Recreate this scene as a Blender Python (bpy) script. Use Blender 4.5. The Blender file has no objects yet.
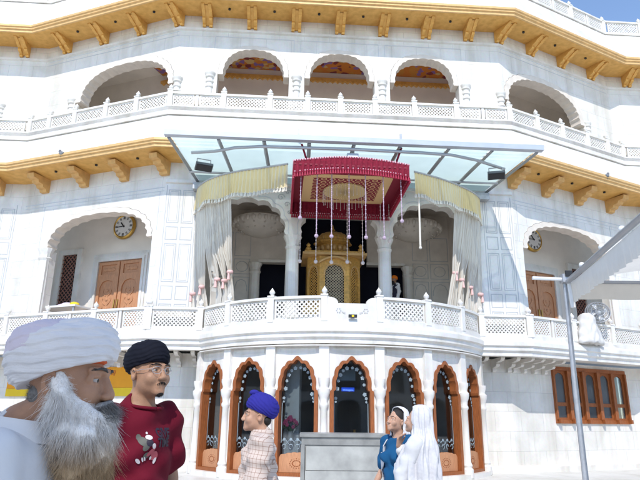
import bpy, bmesh, math, random
import numpy as np
from mathutils import Vector, Matrix
from mathutils.geometry import tessellate_polygon
from mathutils.bvhtree import BVHTree
random.seed(7)
rng = np.random.default_rng(7)
PI = math.pi
R_ = math.radians
C = bpy.context.scene.collection

# ------------------------------------------------------------------ materials
def new_mat(name):
    m = bpy.data.materials.new(name); m.use_nodes = True
    nt = m.node_tree
    return m, nt, nt.nodes['Principled BSDF']

def mat(name, col, rough=.6, metal=0., var=.12, vscale=3., bump=0., bscale=40., spec=.4, col2=None, stretch=(1, 1, 1), **kw):
    m, nt, b = new_mat(name)
    N, L = nt.nodes, nt.links
    b.inputs['Roughness'].default_value = rough
    b.inputs['Metallic'].default_value = metal
    b.inputs['Specular IOR Level'].default_value = spec
    tc = N.new('ShaderNodeTexCoord'); mp = N.new('ShaderNodeMapping'); mp.inputs['Scale'].default_value = stretch
    L.new(tc.outputs['Object'], mp.inputs['Vector'])
    ns = N.new('ShaderNodeTexNoise'); ns.inputs['Scale'].default_value = vscale; ns.inputs['Detail'].default_value = 6
    L.new(mp.outputs['Vector'], ns.inputs['Vector'])
    rp = N.new('ShaderNodeValToRGB'); rp.color_ramp.elements[0].position = .3; rp.color_ramp.elements[1].position = .7
    c2 = col2 or tuple(c * (1 - var) for c in col)
    rp.color_ramp.elements[0].color = (*c2, 1); rp.color_ramp.elements[1].color = (*col, 1)
    L.new(ns.outputs['Fac'], rp.inputs['Fac']); L.new(rp.outputs['Color'], b.inputs['Base Color'])
    if bump:
        n2 = N.new('ShaderNodeTexNoise'); n2.inputs['Scale'].default_value = bscale; n2.inputs['Detail'].default_value = 4
        L.new(mp.outputs['Vector'], n2.inputs['Vector'])
        bp = N.new('ShaderNodeBump'); bp.inputs['Strength'].default_value = bump; bp.inputs['Distance'].default_value = .02
        L.new(n2.outputs['Fac'], bp.inputs['Height']); L.new(bp.outputs['Normal'], b.inputs['Normal'])
    return m

def marble_mat(name, col, joint=(.9, .6), jcol=.74, jw=.007, axes='XZ'):
    """white marble slabs: soft veins, faint joints, warm stains"""
    m, nt, b = new_mat(name); N, L = nt.nodes, nt.links
    b.inputs['Roughness'].default_value = .42
    tc = N.new('ShaderNodeTexCoord')
    n1 = N.new('ShaderNodeTexNoise'); n1.inputs['Scale'].default_value = .9; n1.inputs['Detail'].default_value = 8; n1.inputs['Distortion'].default_value = 1.2
    L.new(tc.outputs['Object'], n1.inputs['Vector'])
    r1 = N.new('ShaderNodeValToRGB'); e = r1.color_ramp.elements
    e[0].position = .32; e[0].color = (col[0] * .86, col[1] * .85, col[2] * .83, 1); e[1].position = .6; e[1].color = (*col, 1)
    L.new(n1.outputs['Fac'], r1.inputs['Fac'])
    n2 = N.new('ShaderNodeTexNoise'); n2.inputs['Scale'].default_value = 14; n2.inputs['Detail'].default_value = 5
    L.new(tc.outputs['Object'], n2.inputs['Vector'])
    mx = N.new('ShaderNodeMixRGB'); mx.blend_type = 'MULTIPLY'; mx.inputs['Fac'].default_value = .16
    L.new(r1.outputs['Color'], mx.inputs['Color1']); L.new(n2.outputs['Color'], mx.inputs['Color2'])
    mps = N.new('ShaderNodeMapping'); mps.inputs['Scale'].default_value = (2.6, 2.6, .16) if axes == 'XZ' else (.5, .5, 1)
    L.new(tc.outputs['Object'], mps.inputs['Vector'])
    n3 = N.new('ShaderNodeTexNoise'); n3.inputs['Scale'].default_value = 1; n3.inputs['Detail'].default_value = 7; L.new(mps.outputs['Vector'], n3.inputs['Vector'])
    r3 = N.new('ShaderNodeValToRGB'); r3.color_ramp.elements[0].position = .34; r3.color_ramp.elements[0].color = (.84, .82, .78, 1); r3.color_ramp.elements[1].position = .52; r3.color_ramp.elements[1].color = (1, 1, 1, 1); L.new(n3.outputs['Fac'], r3.inputs['Fac'])
    m3 = N.new('ShaderNodeMixRGB'); m3.blend_type = 'MULTIPLY'; m3.inputs['Fac'].default_value = .8; L.new(mx.outputs['Color'], m3.inputs['Color1']); L.new(r3.outputs['Color'], m3.inputs['Color2']); mx = m3
    out = mx
    if joint:
        sp = N.new('ShaderNodeSeparateXYZ'); L.new(tc.outputs['Object'], sp.inputs['Vector'])
        cb = N.new('ShaderNodeCombineXYZ')
        L.new(sp.outputs[axes[0]], cb.inputs['X']); L.new(sp.outputs[axes[1]], cb.inputs['Y'])
        bk = N.new('ShaderNodeTexBrick'); bk.inputs['Scale'].default_value = 1
        bk.inputs['Brick Width'].default_value = joint[0]; bk.inputs['Row Height'].default_value = joint[1]
        bk.inputs['Mortar Size'].default_value = jw; bk.inputs['Mortar Smooth'].default_value = .3
        bk.inputs['Color1'].default_value = (1, 1, 1, 1); bk.inputs['Color2'].default_value = (.95, .95, .94, 1); bk.inputs['Mortar'].default_value = (jcol, jcol, jcol, 1)
        L.new(cb.outputs['Vector'], bk.inputs['Vector'])
        m2 = N.new('ShaderNodeMixRGB'); m2.blend_type = 'MULTIPLY'; m2.inputs['Fac'].default_value = 1
        L.new(mx.outputs['Color'], m2.inputs['Color1']); L.new(bk.outputs['Color'], m2.inputs['Color2']); out = m2
    L.new(out.outputs['Color'], b.inputs['Base Color'])
    bp = N.new('ShaderNodeBump'); bp.inputs['Strength'].default_value = .12; bp.inputs['Distance'].default_value = .01
    L.new(n2.outputs['Fac'], bp.inputs['Height']); L.new(bp.outputs['Normal'], b.inputs['Normal'])
    return m

M = {}
M['marble'] = marble_mat('white_marble', (.82, .79, .74))
M['marble_plain'] = marble_mat('white_marble_carved', (.82, .79, .745), None)
M['plaster'] = mat('warm_plaster', (.84, .77, .69), .7, var=.14, vscale=1.3, bump=.1)
M['plaster_in'] = mat('inner_plaster', (.76, .70, .63), .7, var=.18, vscale=2.5, bump=.15)
M['stone_arch'] = mat('arch_stone', (.72, .65, .57), .6, var=.15, vscale=4, bump=.15)
M['inlay'] = mat('grey_inlay', (.50, .505, .51), .5, var=.2)
M['inlay_soft'] = mat('soft_grey_inlay', (.60, .61, .63), .5, var=.15)
M['gold'] = mat('gilded_copper', (.76, .43, .12), .5, .15, var=.22, vscale=5, bump=.12, bscale=25, col2=(.60, .32, .075))
M['gold_pale'] = mat('pale_gilding', (.74, .47, .20), .5, .15, var=.2, vscale=6, bump=.1)
M['gold_dark'] = mat('shrine_gilding', (.80, .46, .12), .38, .25, var=.35, vscale=14, bump=.35, bscale=60)
M['wood'] = mat('polished_orange_wood', (.36, .11, .03), .5, var=.45, vscale=5, bump=.25, stretch=(12, 12, 1.2))
M['door'] = mat('carved_door_wood', (.58, .28, .14), .5, var=.25, vscale=5, bump=.2, stretch=(8, 8, 1.2))
M['dark_red'] = mat('maroon_lattice', (.12, .025, .025), .6)
M['dark'] = mat('painted_darkness', (.006, .007, .02), .9, var=.3)  # near-black navy, the dark of unlit interiors put into the colour
M['black'] = mat('matt_black', (.02, .02, .022), .5)
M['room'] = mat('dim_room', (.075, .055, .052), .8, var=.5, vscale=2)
M['grey_metal'] = mat('grey_painted_metal', (.42, .43, .45), .42, .5, var=.15)
M['gutter'] = mat('blue_grey_gutter', (.46, .49, .54), .45, .2, var=.1)
M['steel'] = mat('weathered_steel', (.46, .47, .49), .45, .4, var=.2, vscale=9)
M['white_paint'] = mat('white_paint', (.78, .78, .77), .5, var=.08)
M['brass'] = mat('brass_rim', (.55, .33, .08), .3, .8, var=.25)
M['dial'] = mat('clock_dial', (.78, .78, .76), .5, var=.05)
M['crimson'] = mat('crimson_velvet', (.24, .006, .028), .85, var=.35, vscale=18, bump=.2)
M['crimson_fringe'] = mat('crimson_silk_fringe', (.36, .010, .045), .6, var=.3, vscale=25)
M['beige_silk'] = mat('beige_silk', (.70, .50, .27), .5, var=.2, vscale=8)
M['cream'] = mat('cream_cloth', (.74, .69, .60), .8, var=.12, vscale=6)
M['pink'] = mat('pink_tie', (.78, .50, .46), .7, var=.2)
M['bead'] = mat('pearl_bead', (.78, .68, .66), .3, var=.2, vscale=30)
M['lilac_bead'] = mat('lilac_string', (.60, .45, .55), .5, var=.4, vscale=40)
M['granite'] = mat('grey_granite', (.30, .30, .285), .3, var=.3, vscale=6, bump=.05, col2=(.20, .20, .19))
M['plaza'] = marble_mat('plaza_marble', (.76, .74, .70), (1.2, 1.2), .74, .012, 'XY')

def sheer(name, col, trans=.35, stripe=None):
    """thin cloth: diffuse + translucent, optional stripes along U"""
    m, nt, b = new_mat(name); N, L = nt.nodes, nt.links
    b.inputs['Roughness'].default_value = .9; b.inputs['Specular IOR Level'].default_value = .1
    tr = N.new('ShaderNodeBsdfTranslucent'); mx = N.new('ShaderNodeMixShader'); mx.inputs['Fac'].default_value = trans
    out = N['Material Output']
    uv = N.new('ShaderNodeTexCoord')
    if stripe:
        sp = N.new('ShaderNodeSeparateXYZ'); L.new(uv.outputs['UV'], sp.inputs['Vector'])
        ml = N.new('ShaderNodeMath'); ml.operation = 'MULTIPLY'; ml.inputs[1].default_value = stripe[0]; L.new(sp.outputs['X'], ml.inputs[0])
        fr = N.new('ShaderNodeMath'); fr.operation = 'FRACT'; L.new(ml.outputs[0], fr.inputs[0])
        rp = N.new('ShaderNodeValToRGB'); rp.color_ramp.elements[0].position = .62; rp.color_ramp.elements[1].position = .72
        rp.color_ramp.elements[0].color = (*col, 1); rp.color_ramp.elements[1].color = (*stripe[1], 1)
        L.new(fr.outputs[0], rp.inputs['Fac']); src = rp.outputs['Color']
    else:
        ns = N.new('ShaderNodeTexNoise'); ns.inputs['Scale'].default_value = 5; L.new(uv.outputs['Object'], ns.inputs['Vector'])
        rp = N.new('ShaderNodeValToRGB'); rp.color_ramp.elements[0].color = (*[c * .88 for c in col], 1); rp.color_ramp.elements[1].color = (*col, 1)
        L.new(ns.outputs['Fac'], rp.inputs['Fac']); src = rp.outputs['Color']
    L.new(src, b.inputs['Base Color']); L.new(src, tr.inputs['Color'])
    L.new(b.outputs[0], mx.inputs[1]); L.new(tr.outputs[0], mx.inputs[2]); L.new(mx.outputs[0], out.inputs['Surface'])
    return m
M['curtain'] = sheer('sheer_white_curtain', (.86, .82, .74), .4, (14, (.72, .65, .56)))
M['valance'] = sheer('yellow_gold_valance', (.86, .71, .40), .35, (34, (.84, .76, .56)))
M['awning_cloth'] = sheer('cream_awning_cloth', (.80, .77, .71), .5)

def glass_mat(name, tint, alpha, rough=.03, dif=None):
    m, nt, b = new_mat(name); N, L = nt.nodes, nt.links
    N.remove(b); out = N['Material Output']
    tr = N.new('ShaderNodeBsdfTransparent'); tr.inputs['Color'].default_value = (*tint, 1)
    gl = N.new('ShaderNodeBsdfGlossy'); gl.inputs['Roughness'].default_value = rough
    fr = N.new('ShaderNodeLayerWeight'); fr.inputs['Blend'].default_value = .5
    pw = N.new('ShaderNodeMath'); pw.operation = 'POWER'; pw.inputs[1].default_value = 4; L.new(fr.outputs['Facing'], pw.inputs[0])
    ma = N.new('ShaderNodeMath'); ma.operation = 'MULTIPLY_ADD'; ma.inputs[1].default_value = .35; ma.inputs[2].default_value = .09; L.new(pw.outputs[0], ma.inputs[0])
    mx = N.new('ShaderNodeMixShader'); L.new(ma.outputs[0], mx.inputs['Fac'])
    src = tr
    if dif:
        d = N.new('ShaderNodeBsdfTranslucent'); d.inputs['Color'].default_value = (*dif, 1)
        d2 = N.new('ShaderNodeBsdfDiffuse'); d2.inputs['Color'].default_value = (*dif, 1)
        ns = N.new('ShaderNodeTexNoise'); ns.inputs['Scale'].default_value = 1.4; ns.inputs['Detail'].default_value = 6
        tc = N.new('ShaderNodeTexCoord'); L.new(tc.outputs['Object'], ns.inputs['Vector'])
        md = N.new('ShaderNodeMixShader'); md.inputs['Fac'].default_value = .08
        L.new(d.outputs[0], md.inputs[1]); L.new(d2.outputs[0], md.inputs[2])
        rp = N.new('ShaderNodeMapRange'); rp.inputs['To Min'].default_value = 1 - alpha - .1; rp.inputs['To Max'].default_value = 1 - alpha + .1
        L.new(ns.outputs['Fac'], rp.inputs['Value'])
        m0 = N.new('ShaderNodeMixShader'); L.new(rp.outputs[0], m0.inputs['Fac'])
        L.new(tr.outputs[0], m0.inputs[1]); L.new(md.outputs[0], m0.inputs[2]); src = m0
    L.new(src.outputs[0], mx.inputs[1]); L.new(gl.outputs[0], mx.inputs[2]); L.new(mx.outputs[0], out.inputs['Surface'])
    return m
M['glass'] = glass_mat('window_glass', (.72, .76, .77), 1)
M['awning_glass'] = glass_mat('frosted_aqua_glass', (.80, .93, .91), .22, .1, (.68, .82, .785))
M['etch'] = mat('etched_white', (.30, .37, .41), .6, var=.1)

def fresco_mat():
    m, nt, b = new_mat('painted_fresco'); N, L = nt.nodes, nt.links
    tc = N.new('ShaderNodeTexCoord')
    vo = N.new('ShaderNodeTexVoronoi'); vo.inputs['Scale'].default_value = 5.5; L.new(tc.outputs['Object'], vo.inputs['Vector'])
    sp = N.new('ShaderNodeSeparateColor'); L.new(vo.outputs['Color'], sp.inputs['Color'])
    rp = N.new('ShaderNodeValToRGB'); rp.color_ramp.interpolation = 'CONSTANT'; e = rp.color_ramp.elements
    e[0].position = 0; e[0].color = (.52, .16, .02, 1); e[1].position = .42; e[1].color = (.22, .12, .30, 1)
    for p, c in ((.58, (.50, .20, .03, 1)), (.74, (.55, .36, .14, 1)), (.88, (.20, .03, .03, 1))):
        k = e.new(p); k.color = c
    L.new(sp.outputs[0], rp.inputs['Fac']); L.new(rp.outputs['Color'], b.inputs['Base Color'])
    b.inputs['Roughness'].default_value = .6
    return m
M['fresco'] = fresco_mat()

# ------------------------------------------------------------------ mesh helpers
def link(name, me, m=None, parent=None, mw=None):
    o = bpy.data.objects.new(name, me); C.objects.link(o)
    if m and me and not me.materials: me.materials.append(m)
    if parent: o.parent = parent
    if mw is not None: o.matrix_local = mw
    return o

def tag(o, label=None, cat=None, group=None, kind=None):
    if label: o['label'] = label
    if cat: o['category'] = cat
    if group: o['group'] = group
    if kind: o['kind'] = kind
    return o

def empty(name, loc=(0, 0, 0), rz=0, label=None, cat=None, group=None):
    o = bpy.data.objects.new(name, None); C.objects.link(o)
    o.location = loc; o.rotation_euler = (0, 0, rz); o.empty_display_size = .2
    return tag(o, label, cat, group)

class MB:
    def __init__(s): s.v = []; s.f = []; s.uv = None
    def add(s, vs, fs):
        n = len(s.v); s.v += [tuple(v) for v in vs]; s.f += [tuple(i + n for i in f) for f in fs]; return s
    def box(s, x0, x1, y0, y1, z0, z1, m=None):
        vs = [(x, y, z) for z in (z0, z1) for y in (y0, y1) for x in (x0, x1)]
        if m is not None: vs = [m @ Vector(v) for v in vs]
        return s.add(vs, [(0, 2, 3, 1), (4, 5, 7, 6), (0, 1, 5, 4), (2, 6, 7, 3), (0, 4, 6, 2), (1, 3, 7, 5)])
    def plate(s, loops, y0, y1):
        """polygon (with holes) in x,z extruded from y0 to y1"""
        ls = [[Vector((p[0], p[1], 0)) for p in l] for l in loops]
        tri = tessellate_polygon(ls)
        flat = [p for l in loops for p in l]; n = len(flat)
        vs = [(p[0], y0, p[1]) for p in flat] + [(p[0], y1, p[1]) for p in flat]
        fs = [tuple(t) for t in tri] + [tuple(i + n for i in reversed(t)) for t in tri]
        k = 0
        for l in loops:
            m_ = len(l)
            for i in range(m_):
                a, b = k + i, k + (i + 1) % m_
                fs.append((a, b, b + n, a + n))
            k += m_
        return s.add(vs, fs)
    def prof(s, pts, x0, x1):
        """polygon in y,z extruded along x"""
        tri = tessellate_polygon([[Vector((p[0], p[1], 0)) for p in pts]]); n = len(pts)
        vs = [(x0, p[0], p[1]) for p in pts] + [(x1, p[0], p[1]) for p in pts]
        fs = [tuple(t) for t in tri] + [tuple(i + n for i in reversed(t)) for t in tri]
        fs += [(i, (i + 1) % n, (i + 1) % n + n, i + n) for i in range(n)]
        return s.add(vs, fs)
    def slab(s, pts, z0, z1):
        tri = tessellate_polygon([[Vector((p[0], p[1], 0)) for p in pts]]); n = len(pts)
        vs = [(p[0], p[1], z0) for p in pts] + [(p[0], p[1], z1) for p in pts]
        fs = [tuple(t) for t in tri] + [tuple(i + n for i in reversed(t)) for t in tri]
        fs += [(i, (i + 1) % n, (i + 1) % n + n, i + n) for i in range(n)]
        return s.add(vs, fs)
    def lathe(s, prof, c=(0, 0, 0), seg=20, sx=1, sy=1):
        n = len(prof); vs = []
        for k in range(seg):
            a = 2 * PI * k / seg
            for r, z in prof: vs.append((c[0] + sx * r * math.cos(a), c[1] + sy * r * math.sin(a), c[2] + z))
        fs = []
        for k in range(seg):
            k2 = (k + 1) % seg
            for i in range(n - 1): fs.append((k * n + i, k2 * n + i, k2 * n + i + 1, k * n + i + 1))
        fs.append(tuple(k * n for k in reversed(range(seg)))); fs.append(tuple(k * n + n - 1 for k in range(seg)))
        return s.add(vs, fs)
    def tube(s, pts, r, seg=8, cap=True):
        pts = [Vector(p) for p in pts]; rs = r if isinstance(r, (list, tuple)) else [r] * len(pts)
        n = len(pts); vs = []; up = None
        for i, p in enumerate(pts):
            d = (pts[min(i + 1, n - 1)] - pts[max(i - 1, 0)]).normalized()
            if up is None: up = Vector((0, 0, 1)) if abs(d.z) < .9 else Vector((0, 1, 0))
            a = d.cross(up).normalized(); b = a.cross(d).normalized(); up = b
            for k in range(seg):
                t = 2 * PI * k / seg; vs.append(p + rs[i] * (a * math.cos(t) + b * math.sin(t)))
        fs = [(i * seg + k, i * seg + (k + 1) % seg, (i + 1) * seg + (k + 1) % seg, (i + 1) * seg + k) for i in range(n - 1) for k in range(seg)]
        if cap: fs += [tuple(reversed(range(seg))), tuple((n - 1) * seg + k for k in range(seg))]
        return s.add(vs, fs)
    def ball(s, c, r, seg=12, rings=8):
        r = r if isinstance(r, (list, tuple)) else (r, r, r)
        prof = [(max(1e-4, math.cos(-PI / 2 + PI * i / rings)), math.sin(-PI / 2 + PI * i / rings)) for i in range(rings + 1)]
        vs0 = MB().lathe(prof, (0, 0, 0), seg)
        return s.add([(c[0] + r[0] * x, c[1] + r[1] * y, c[2] + r[2] * z) for x, y, z in vs0.v], vs0.f)
    def grid(s, fn, nu, nv, uv=True, close=False):
        base = len(s.v); vs = []; us = []
        for i in range(nu + 1):
            for j in range(nv + 1):
                vs.append(fn(i / nu, j / nv)); us.append((i / nu, j / nv))
        fs = [(i * (nv + 1) + j, (i + 1) * (nv + 1) + j, (i + 1) * (nv + 1) + j + 1, i * (nv + 1) + j + 1) for i in range(nu) for j in range(nv)]
        s.add(vs, fs)
        if uv:
            if s.uv is None: s.uv = {}
            for k, u in enumerate(us): s.uv[base + k] = u
        return s
    def sweep(s, path, prof, cap=True):
        """closed profile [(off, z)] along an open 2-D path; off > 0 is to the left of the path (into the building)"""
        P = [Vector((p[0], p[1])) for p in path]; n = len(P); m_ = len(prof); vs = []
        nr = []
        for i in range(n - 1):
            d = (P[i + 1] - P[i]).normalized(); nr.append(Vector((-d.y, d.x)))
        for i in range(n):
            a = nr[max(i - 1, 0)]; b = nr[min(i, n - 2)]
            mt = (a + b) / (1 + a.dot(b))
            for off, z in prof: vs.append((P[i].x + off * mt.x, P[i].y + off * mt.y, z))
        fs = [(i * m_ + k, (i + 1) * m_ + k, (i + 1) * m_ + (k + 1) % m_, i * m_ + (k + 1) % m_) for i in range(n - 1) for k in range(m_)]
        if cap:
            tri = tessellate_polygon([[Vector((p[0], p[1], 0)) for p in prof]])
            fs += [tuple(t) for t in tri] + [tuple((n - 1) * m_ + k for k in reversed(t)) for t in tri]
        return s.add(vs, fs)
    def mesh(s, name, M4=None, smooth=None, recalc=True):
        me = bpy.data.meshes.new(name); vs = s.v
        if M4 is not None: vs = [tuple(M4 @ Vector(v)) for v in vs]
        me.from_pydata(vs, [], s.f)
        if s.uv is not None:
            ul = me.uv_layers.new(name='UVMap')
            li = np.empty(len(me.loops), dtype=np.int32); me.loops.foreach_get('vertex_index', li)
            tab = np.zeros((len(vs), 2)); 
            for k, u in s.uv.items(): tab[k] = u
            ul.data.foreach_set('uv', tab[li].ravel())
        if recalc:
            bm = bmesh.new(); bm.from_mesh(me); bmesh.ops.recalc_face_normals(bm, faces=bm.faces); bm.to_mesh(me); bm.free()
        if smooth is not None:
            me.polygons.foreach_set('use_smooth', [True] * len(me.polygons))
            if smooth < 180: me.set_sharp_from_angle(angle=R_(smooth))
        me.update(); return me
    def build(s, name, m, parent=None, M4=None, smooth=None):
        return link(name, s.mesh(name, M4, smooth), m, parent)

def rect_lines(mb, x0, z0, x1, z1, y, w=.02, d=.006):
    mb.box(x0, x1, y - d, y + .002, z0, z0 + w); mb.box(x0, x1, y - d, y + .002, z1 - w, z1)
    mb.box(x0, x0 + w, y - d, y + .002, z0 + w, z1 - w); mb.box(x1 - w, x1, y - d, y + .002, z0 + w, z1 - w)

def arch(cx, hw, zs, za, n=9, k=.06, seg=8, point=0.):
    """cusped arch from right spring over the apex to left spring"""
    pts = []
    for i in range(n * seg + 1):
        t = PI * i / (n * seg)
        f = 1 - k + k * abs(math.sin(n * t / 1.0)) if k else 1
        f = 1 - k * (1 - abs(math.sin(n * t))) if k else 1
        ex = 2.4
        cx_ = math.copysign(abs(math.cos(t)) ** (2 / ex), math.cos(t)); sz_ = max(0., math.sin(t)) ** (2 / ex)
        x = hw * cx_ * f; z = (za - zs) * sz_ * (f if 0 < i < n * seg else 1)
        if i in (0, n * seg): x = math.copysign(hw, x)
        z += point * math.exp(-((t - PI / 2) / .12) ** 2)
        pts.append((cx + x, zs + z))
    return pts

# ------------------------------------------------------------------ signed-distance bodies -> one continuous mesh
class SDF:
    def __init__(s, lo, hi, res, big=.5, fine=None):
        s.ax = []
        for i in range(3):
            if fine is None: s.ax.append(np.arange(lo[i], hi[i] + res, res)); continue
            a, b, f = fine[0][i], fine[1][i], fine[2]
            s.ax.append(np.concatenate([np.arange(a, lo[i] - res, -res)[:0:-1], np.arange(a, b, f), np.arange(b, hi[i] + res, res)]))
        s.V = np.full([len(a) for a in s.ax], big, dtype=np.float32); s.res = res
    def _sub(s, lo, hi):
        sl = []
        for i in range(3):
            a = np.searchsorted(s.ax[i], lo[i]); b = np.searchsorted(s.ax[i], hi[i]); sl.append(slice(max(a - 1, 0), min(b + 1, len(s.ax[i]))))
        return tuple(sl)
    def _pts(s, sl):
        return s.ax[0][sl[0]][:, None, None], s.ax[1][sl[1]][None, :, None], s.ax[2][sl[2]][None, None, :]
    def _mix(s, sl, d, k, op):
        v = s.V[sl]
        if op == 'sub':
            d = -d; s.V[sl] = np.maximum(v, d) + np.maximum(k - abs(v - d), 0) ** 2 / (4 * max(k, 1e-6)); return
        if op == 'and':
            s.V[sl] = np.maximum(v, d); return
        s.V[sl] = np.minimum(v, d) - np.maximum(k - abs(v - d), 0) ** 2 / (4 * max(k, 1e-6))
    def ell(s, c, r, k=.02, rot=None, op='add'):
        c = np.array(c, float); r = np.array(r if hasattr(r, '__len__') else (r, r, r), float); m = r.max() + k + 3 * s.res
        sl = s._sub(c - m, c + m); x, y, z = s._pts(sl); x, y, z = x - c[0], y - c[1], z - c[2]
        if rot is not None:
            q = np.array(rot.to_3x3().transposed()); x, y, z = (q[i, 0] * x + q[i, 1] * y + q[i, 2] * z for i in range(3))
        k0 = np.sqrt((x / r[0]) ** 2 + (y / r[1]) ** 2 + (z / r[2]) ** 2); k1 = np.sqrt((x / r[0] ** 2) ** 2 + (y / r[1] ** 2) ** 2 + (z / r[2] ** 2) ** 2) + 1e-9
        s._mix(sl, (k0 * (k0 - 1) / k1).astype(np.float32), k, op); return s
    def cone(s, a, b, ra, rb=None, k=.02, op='add', flat=None):
        rb = ra if rb is None else rb
        a = np.array(a, float); b = np.array(b, float); m = max(ra, rb) + k + 3 * s.res
        sl = s._sub(np.minimum(a, b) - m, np.maximum(a, b) + m); x, y, z = s._pts(sl)
        d = b - a; L2 = max(d @ d, 1e-9)
        h = np.clip(((x - a[0]) * d[0] + (y - a[1]) * d[1] + (z - a[2]) * d[2]) / L2, 0, 1)
        dist = np.sqrt((x - a[0] - h * d[0]) ** 2 + (y - a[1] - h * d[1]) ** 2 + (z - a[2] - h * d[2]) ** 2) - (ra + h * (rb - ra))
        s._mix(sl, dist.astype(np.float32), k, op); return s
    def plane(s, p, n):
        """keep the side the normal points away from"""
        sl = (slice(None),) * 3; x, y, z = s._pts(sl); n = np.array(n, float); n /= np.linalg.norm(n)
        s.V = np.maximum(s.V, ((x - p[0]) * n[0] + (y - p[1]) * n[1] + (z - p[2]) * n[2]).astype(np.float32)); return s
    def warp(s, fn):
        sl = (slice(None),) * 3; x, y, z = s._pts(sl); s.V = s.V + fn(x, y, z).astype(np.float32); return s
    def mesh(s, name, tf=None):
        V = s.V; nx, ny, nz = V.shape; sg = V < 0
        # only cells with a sign change
        any_ = np.zeros((nx - 1, ny - 1, nz - 1), np.int8)
        for dx in (0, 1):
            for dy in (0, 1):
                for dz in (0, 1): any_ += sg[dx:nx - 1 + dx, dy:ny - 1 + dy, dz:nz - 1 + dz]
        I = np.argwhere((any_ > 0) & (any_ < 8)); idx = np.full(any_.shape, -1, np.int64); idx[I[:, 0], I[:, 1], I[:, 2]] = np.arange(len(I))
        acc = np.zeros((len(I), 3)); cnt = np.zeros(len(I))
        for axis in range(3):
            o1, o2 = [q for q in range(3) if q != axis]
            for p in (0, 1):
                for q in (0, 1):
                    A = I.copy(); A[:, o1] += p; A[:, o2] += q; B = A.copy(); B[:, axis] += 1
                    va = V[A[:, 0], A[:, 1], A[:, 2]]; vb = V[B[:, 0], B[:, 1], B[:, 2]]
                    mk = (va < 0) != (vb < 0); t = np.where(mk, va / np.where(mk, va - vb, 1), 0)
                    w = A.astype(float); w[:, axis] += t; acc[mk] += w[mk]; cnt[mk] += 1
        acc /= cnt[:, None]
        P = np.stack([np.interp(acc[:, i], np.arange(len(s.ax[i])), s.ax[i]) for i in range(3)], 1)
        Q = []
        for axis in range(3):
            o1, o2 = (axis + 1) % 3, (axis + 2) % 3
            a = np.moveaxis(sg, (axis, o1, o2), (0, 1, 2)); ch = np.argwhere(a[:-1, 1:-1, 1:-1] != a[1:, 1:-1, 1:-1])
            if not len(ch): continue
            st = a[:-1, 1:-1, 1:-1][ch[:, 0], ch[:, 1], ch[:, 2]]
            ii = np.moveaxis(idx, (axis, o1, o2), (0, 1, 2)); i, j, k = ch[:, 0], ch[:, 1], ch[:, 2]
            q = np.stack([ii[i, j, k], ii[i, j + 1, k], ii[i, j + 1, k + 1], ii[i, j, k + 1]], 1)
            q[~st] = q[~st][:, ::-1]; Q.append(q)
        Q = np.concatenate(Q)
        if tf is not None: P = P @ np.array(tf.to_3x3()).T + np.array(tf.translation)
        me = bpy.data.meshes.new(name); me.from_pydata(P.tolist(), [], Q.tolist())
        me.polygons.foreach_set('use_smooth', [True] * len(me.polygons)); me.update(); return me
M['blind'] = mat('pale_blue_blind', (.70, .73, .75), .6, var=.12, vscale=2, stretch=(6, 6, .6))
M['gold_bracket'] = mat('ochre_bracket', (.70, .40, .14), .5, .1, var=.25, vscale=5, bump=.12)
M['terracotta'] = mat('terracotta_grille', (.34, .16, .12), .6, var=.2)
DOOR = (2.22, 4.14, 6.95)
LATW = (5.2, 5.88, 5.2, 7.35)
M['brick_far'] = mat('far_arcade_stone', (.50, .47, .43), .8, var=.15)
M['warm_shade'] = sheer('warm_shade_cloth', (.88, .80, .69), .85)  # cloth of the added shade, made translucent to warm the light beneath
M['frost'] = glass_mat('pale_window_glass', (.70, .76, .80), .55, .05, (.66, .69, .71))
M['lamp_body'] = mat('dark_grey_lamp', (.10, .11, .12), .5)
M['rose_bead'] = mat('rose_pearl_trim', (.75, .42, .48), .4)
M['magenta'] = mat('magenta_blossom', (.50, .03, .16), .6, var=.4, vscale=20)
M['leaf'] = mat('bouquet_leaf', (.04, .10, .03), .6, var=.4)
M['yellow'] = mat('bright_yellow', (.80, .55, .02), .6, var=.1)
M['orange'] = mat('saffron_board', (.80, .33, .01), .6, var=.1)
M['red_ink'] = mat('red_ink', (.45, .05, .02), .6)
M['lilac'] = mat('lilac_cloth', (.60, .52, .66), .8)
M['white_cloth'] = mat('white_wrapping_cloth', (.64, .62, .59), .8, var=.12, bump=.2, bscale=12)
M['maroon_cloth'] = mat('maroon_table_cloth', (.10, .02, .02), .8)
M['pale_grille'] = mat('pale_grille', (.62, .55, .42), .4, .3)
M['screen'] = mat('pale_screen', (.30, .38, .45), .3, var=.3)
M['pigeon'] = mat('pigeon_grey', (.16, .165, .18), .7, var=.4, vscale=30)
M['pigeon_wing'] = mat('pigeon_wing', (.24, .25, .27), .7, var=.4, vscale=20, stretch=(1, 1, 6))
M['veined'] = mat('veined_pale_marble', (.46, .46, .43), .25, var=.3, vscale=3.2, col2=(.27, .27, .255))
M['shade_cloth'] = mat('shade_cloth', (.55, .54, .50), .9)
def emit(name, col, st):
    m, nt, b = new_mat(name); b.inputs['Base Color'].default_value = (*col, 1); b.inputs['Emission Color'].default_value = (*col, 1); b.inputs['Emission Strength'].default_value = st; return m
M['led_blue'] = emit('led_blue', (.01, .06, .55), .7); M['led_text'] = emit('led_text', (.25, .45, 1.), 1.2)
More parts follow.
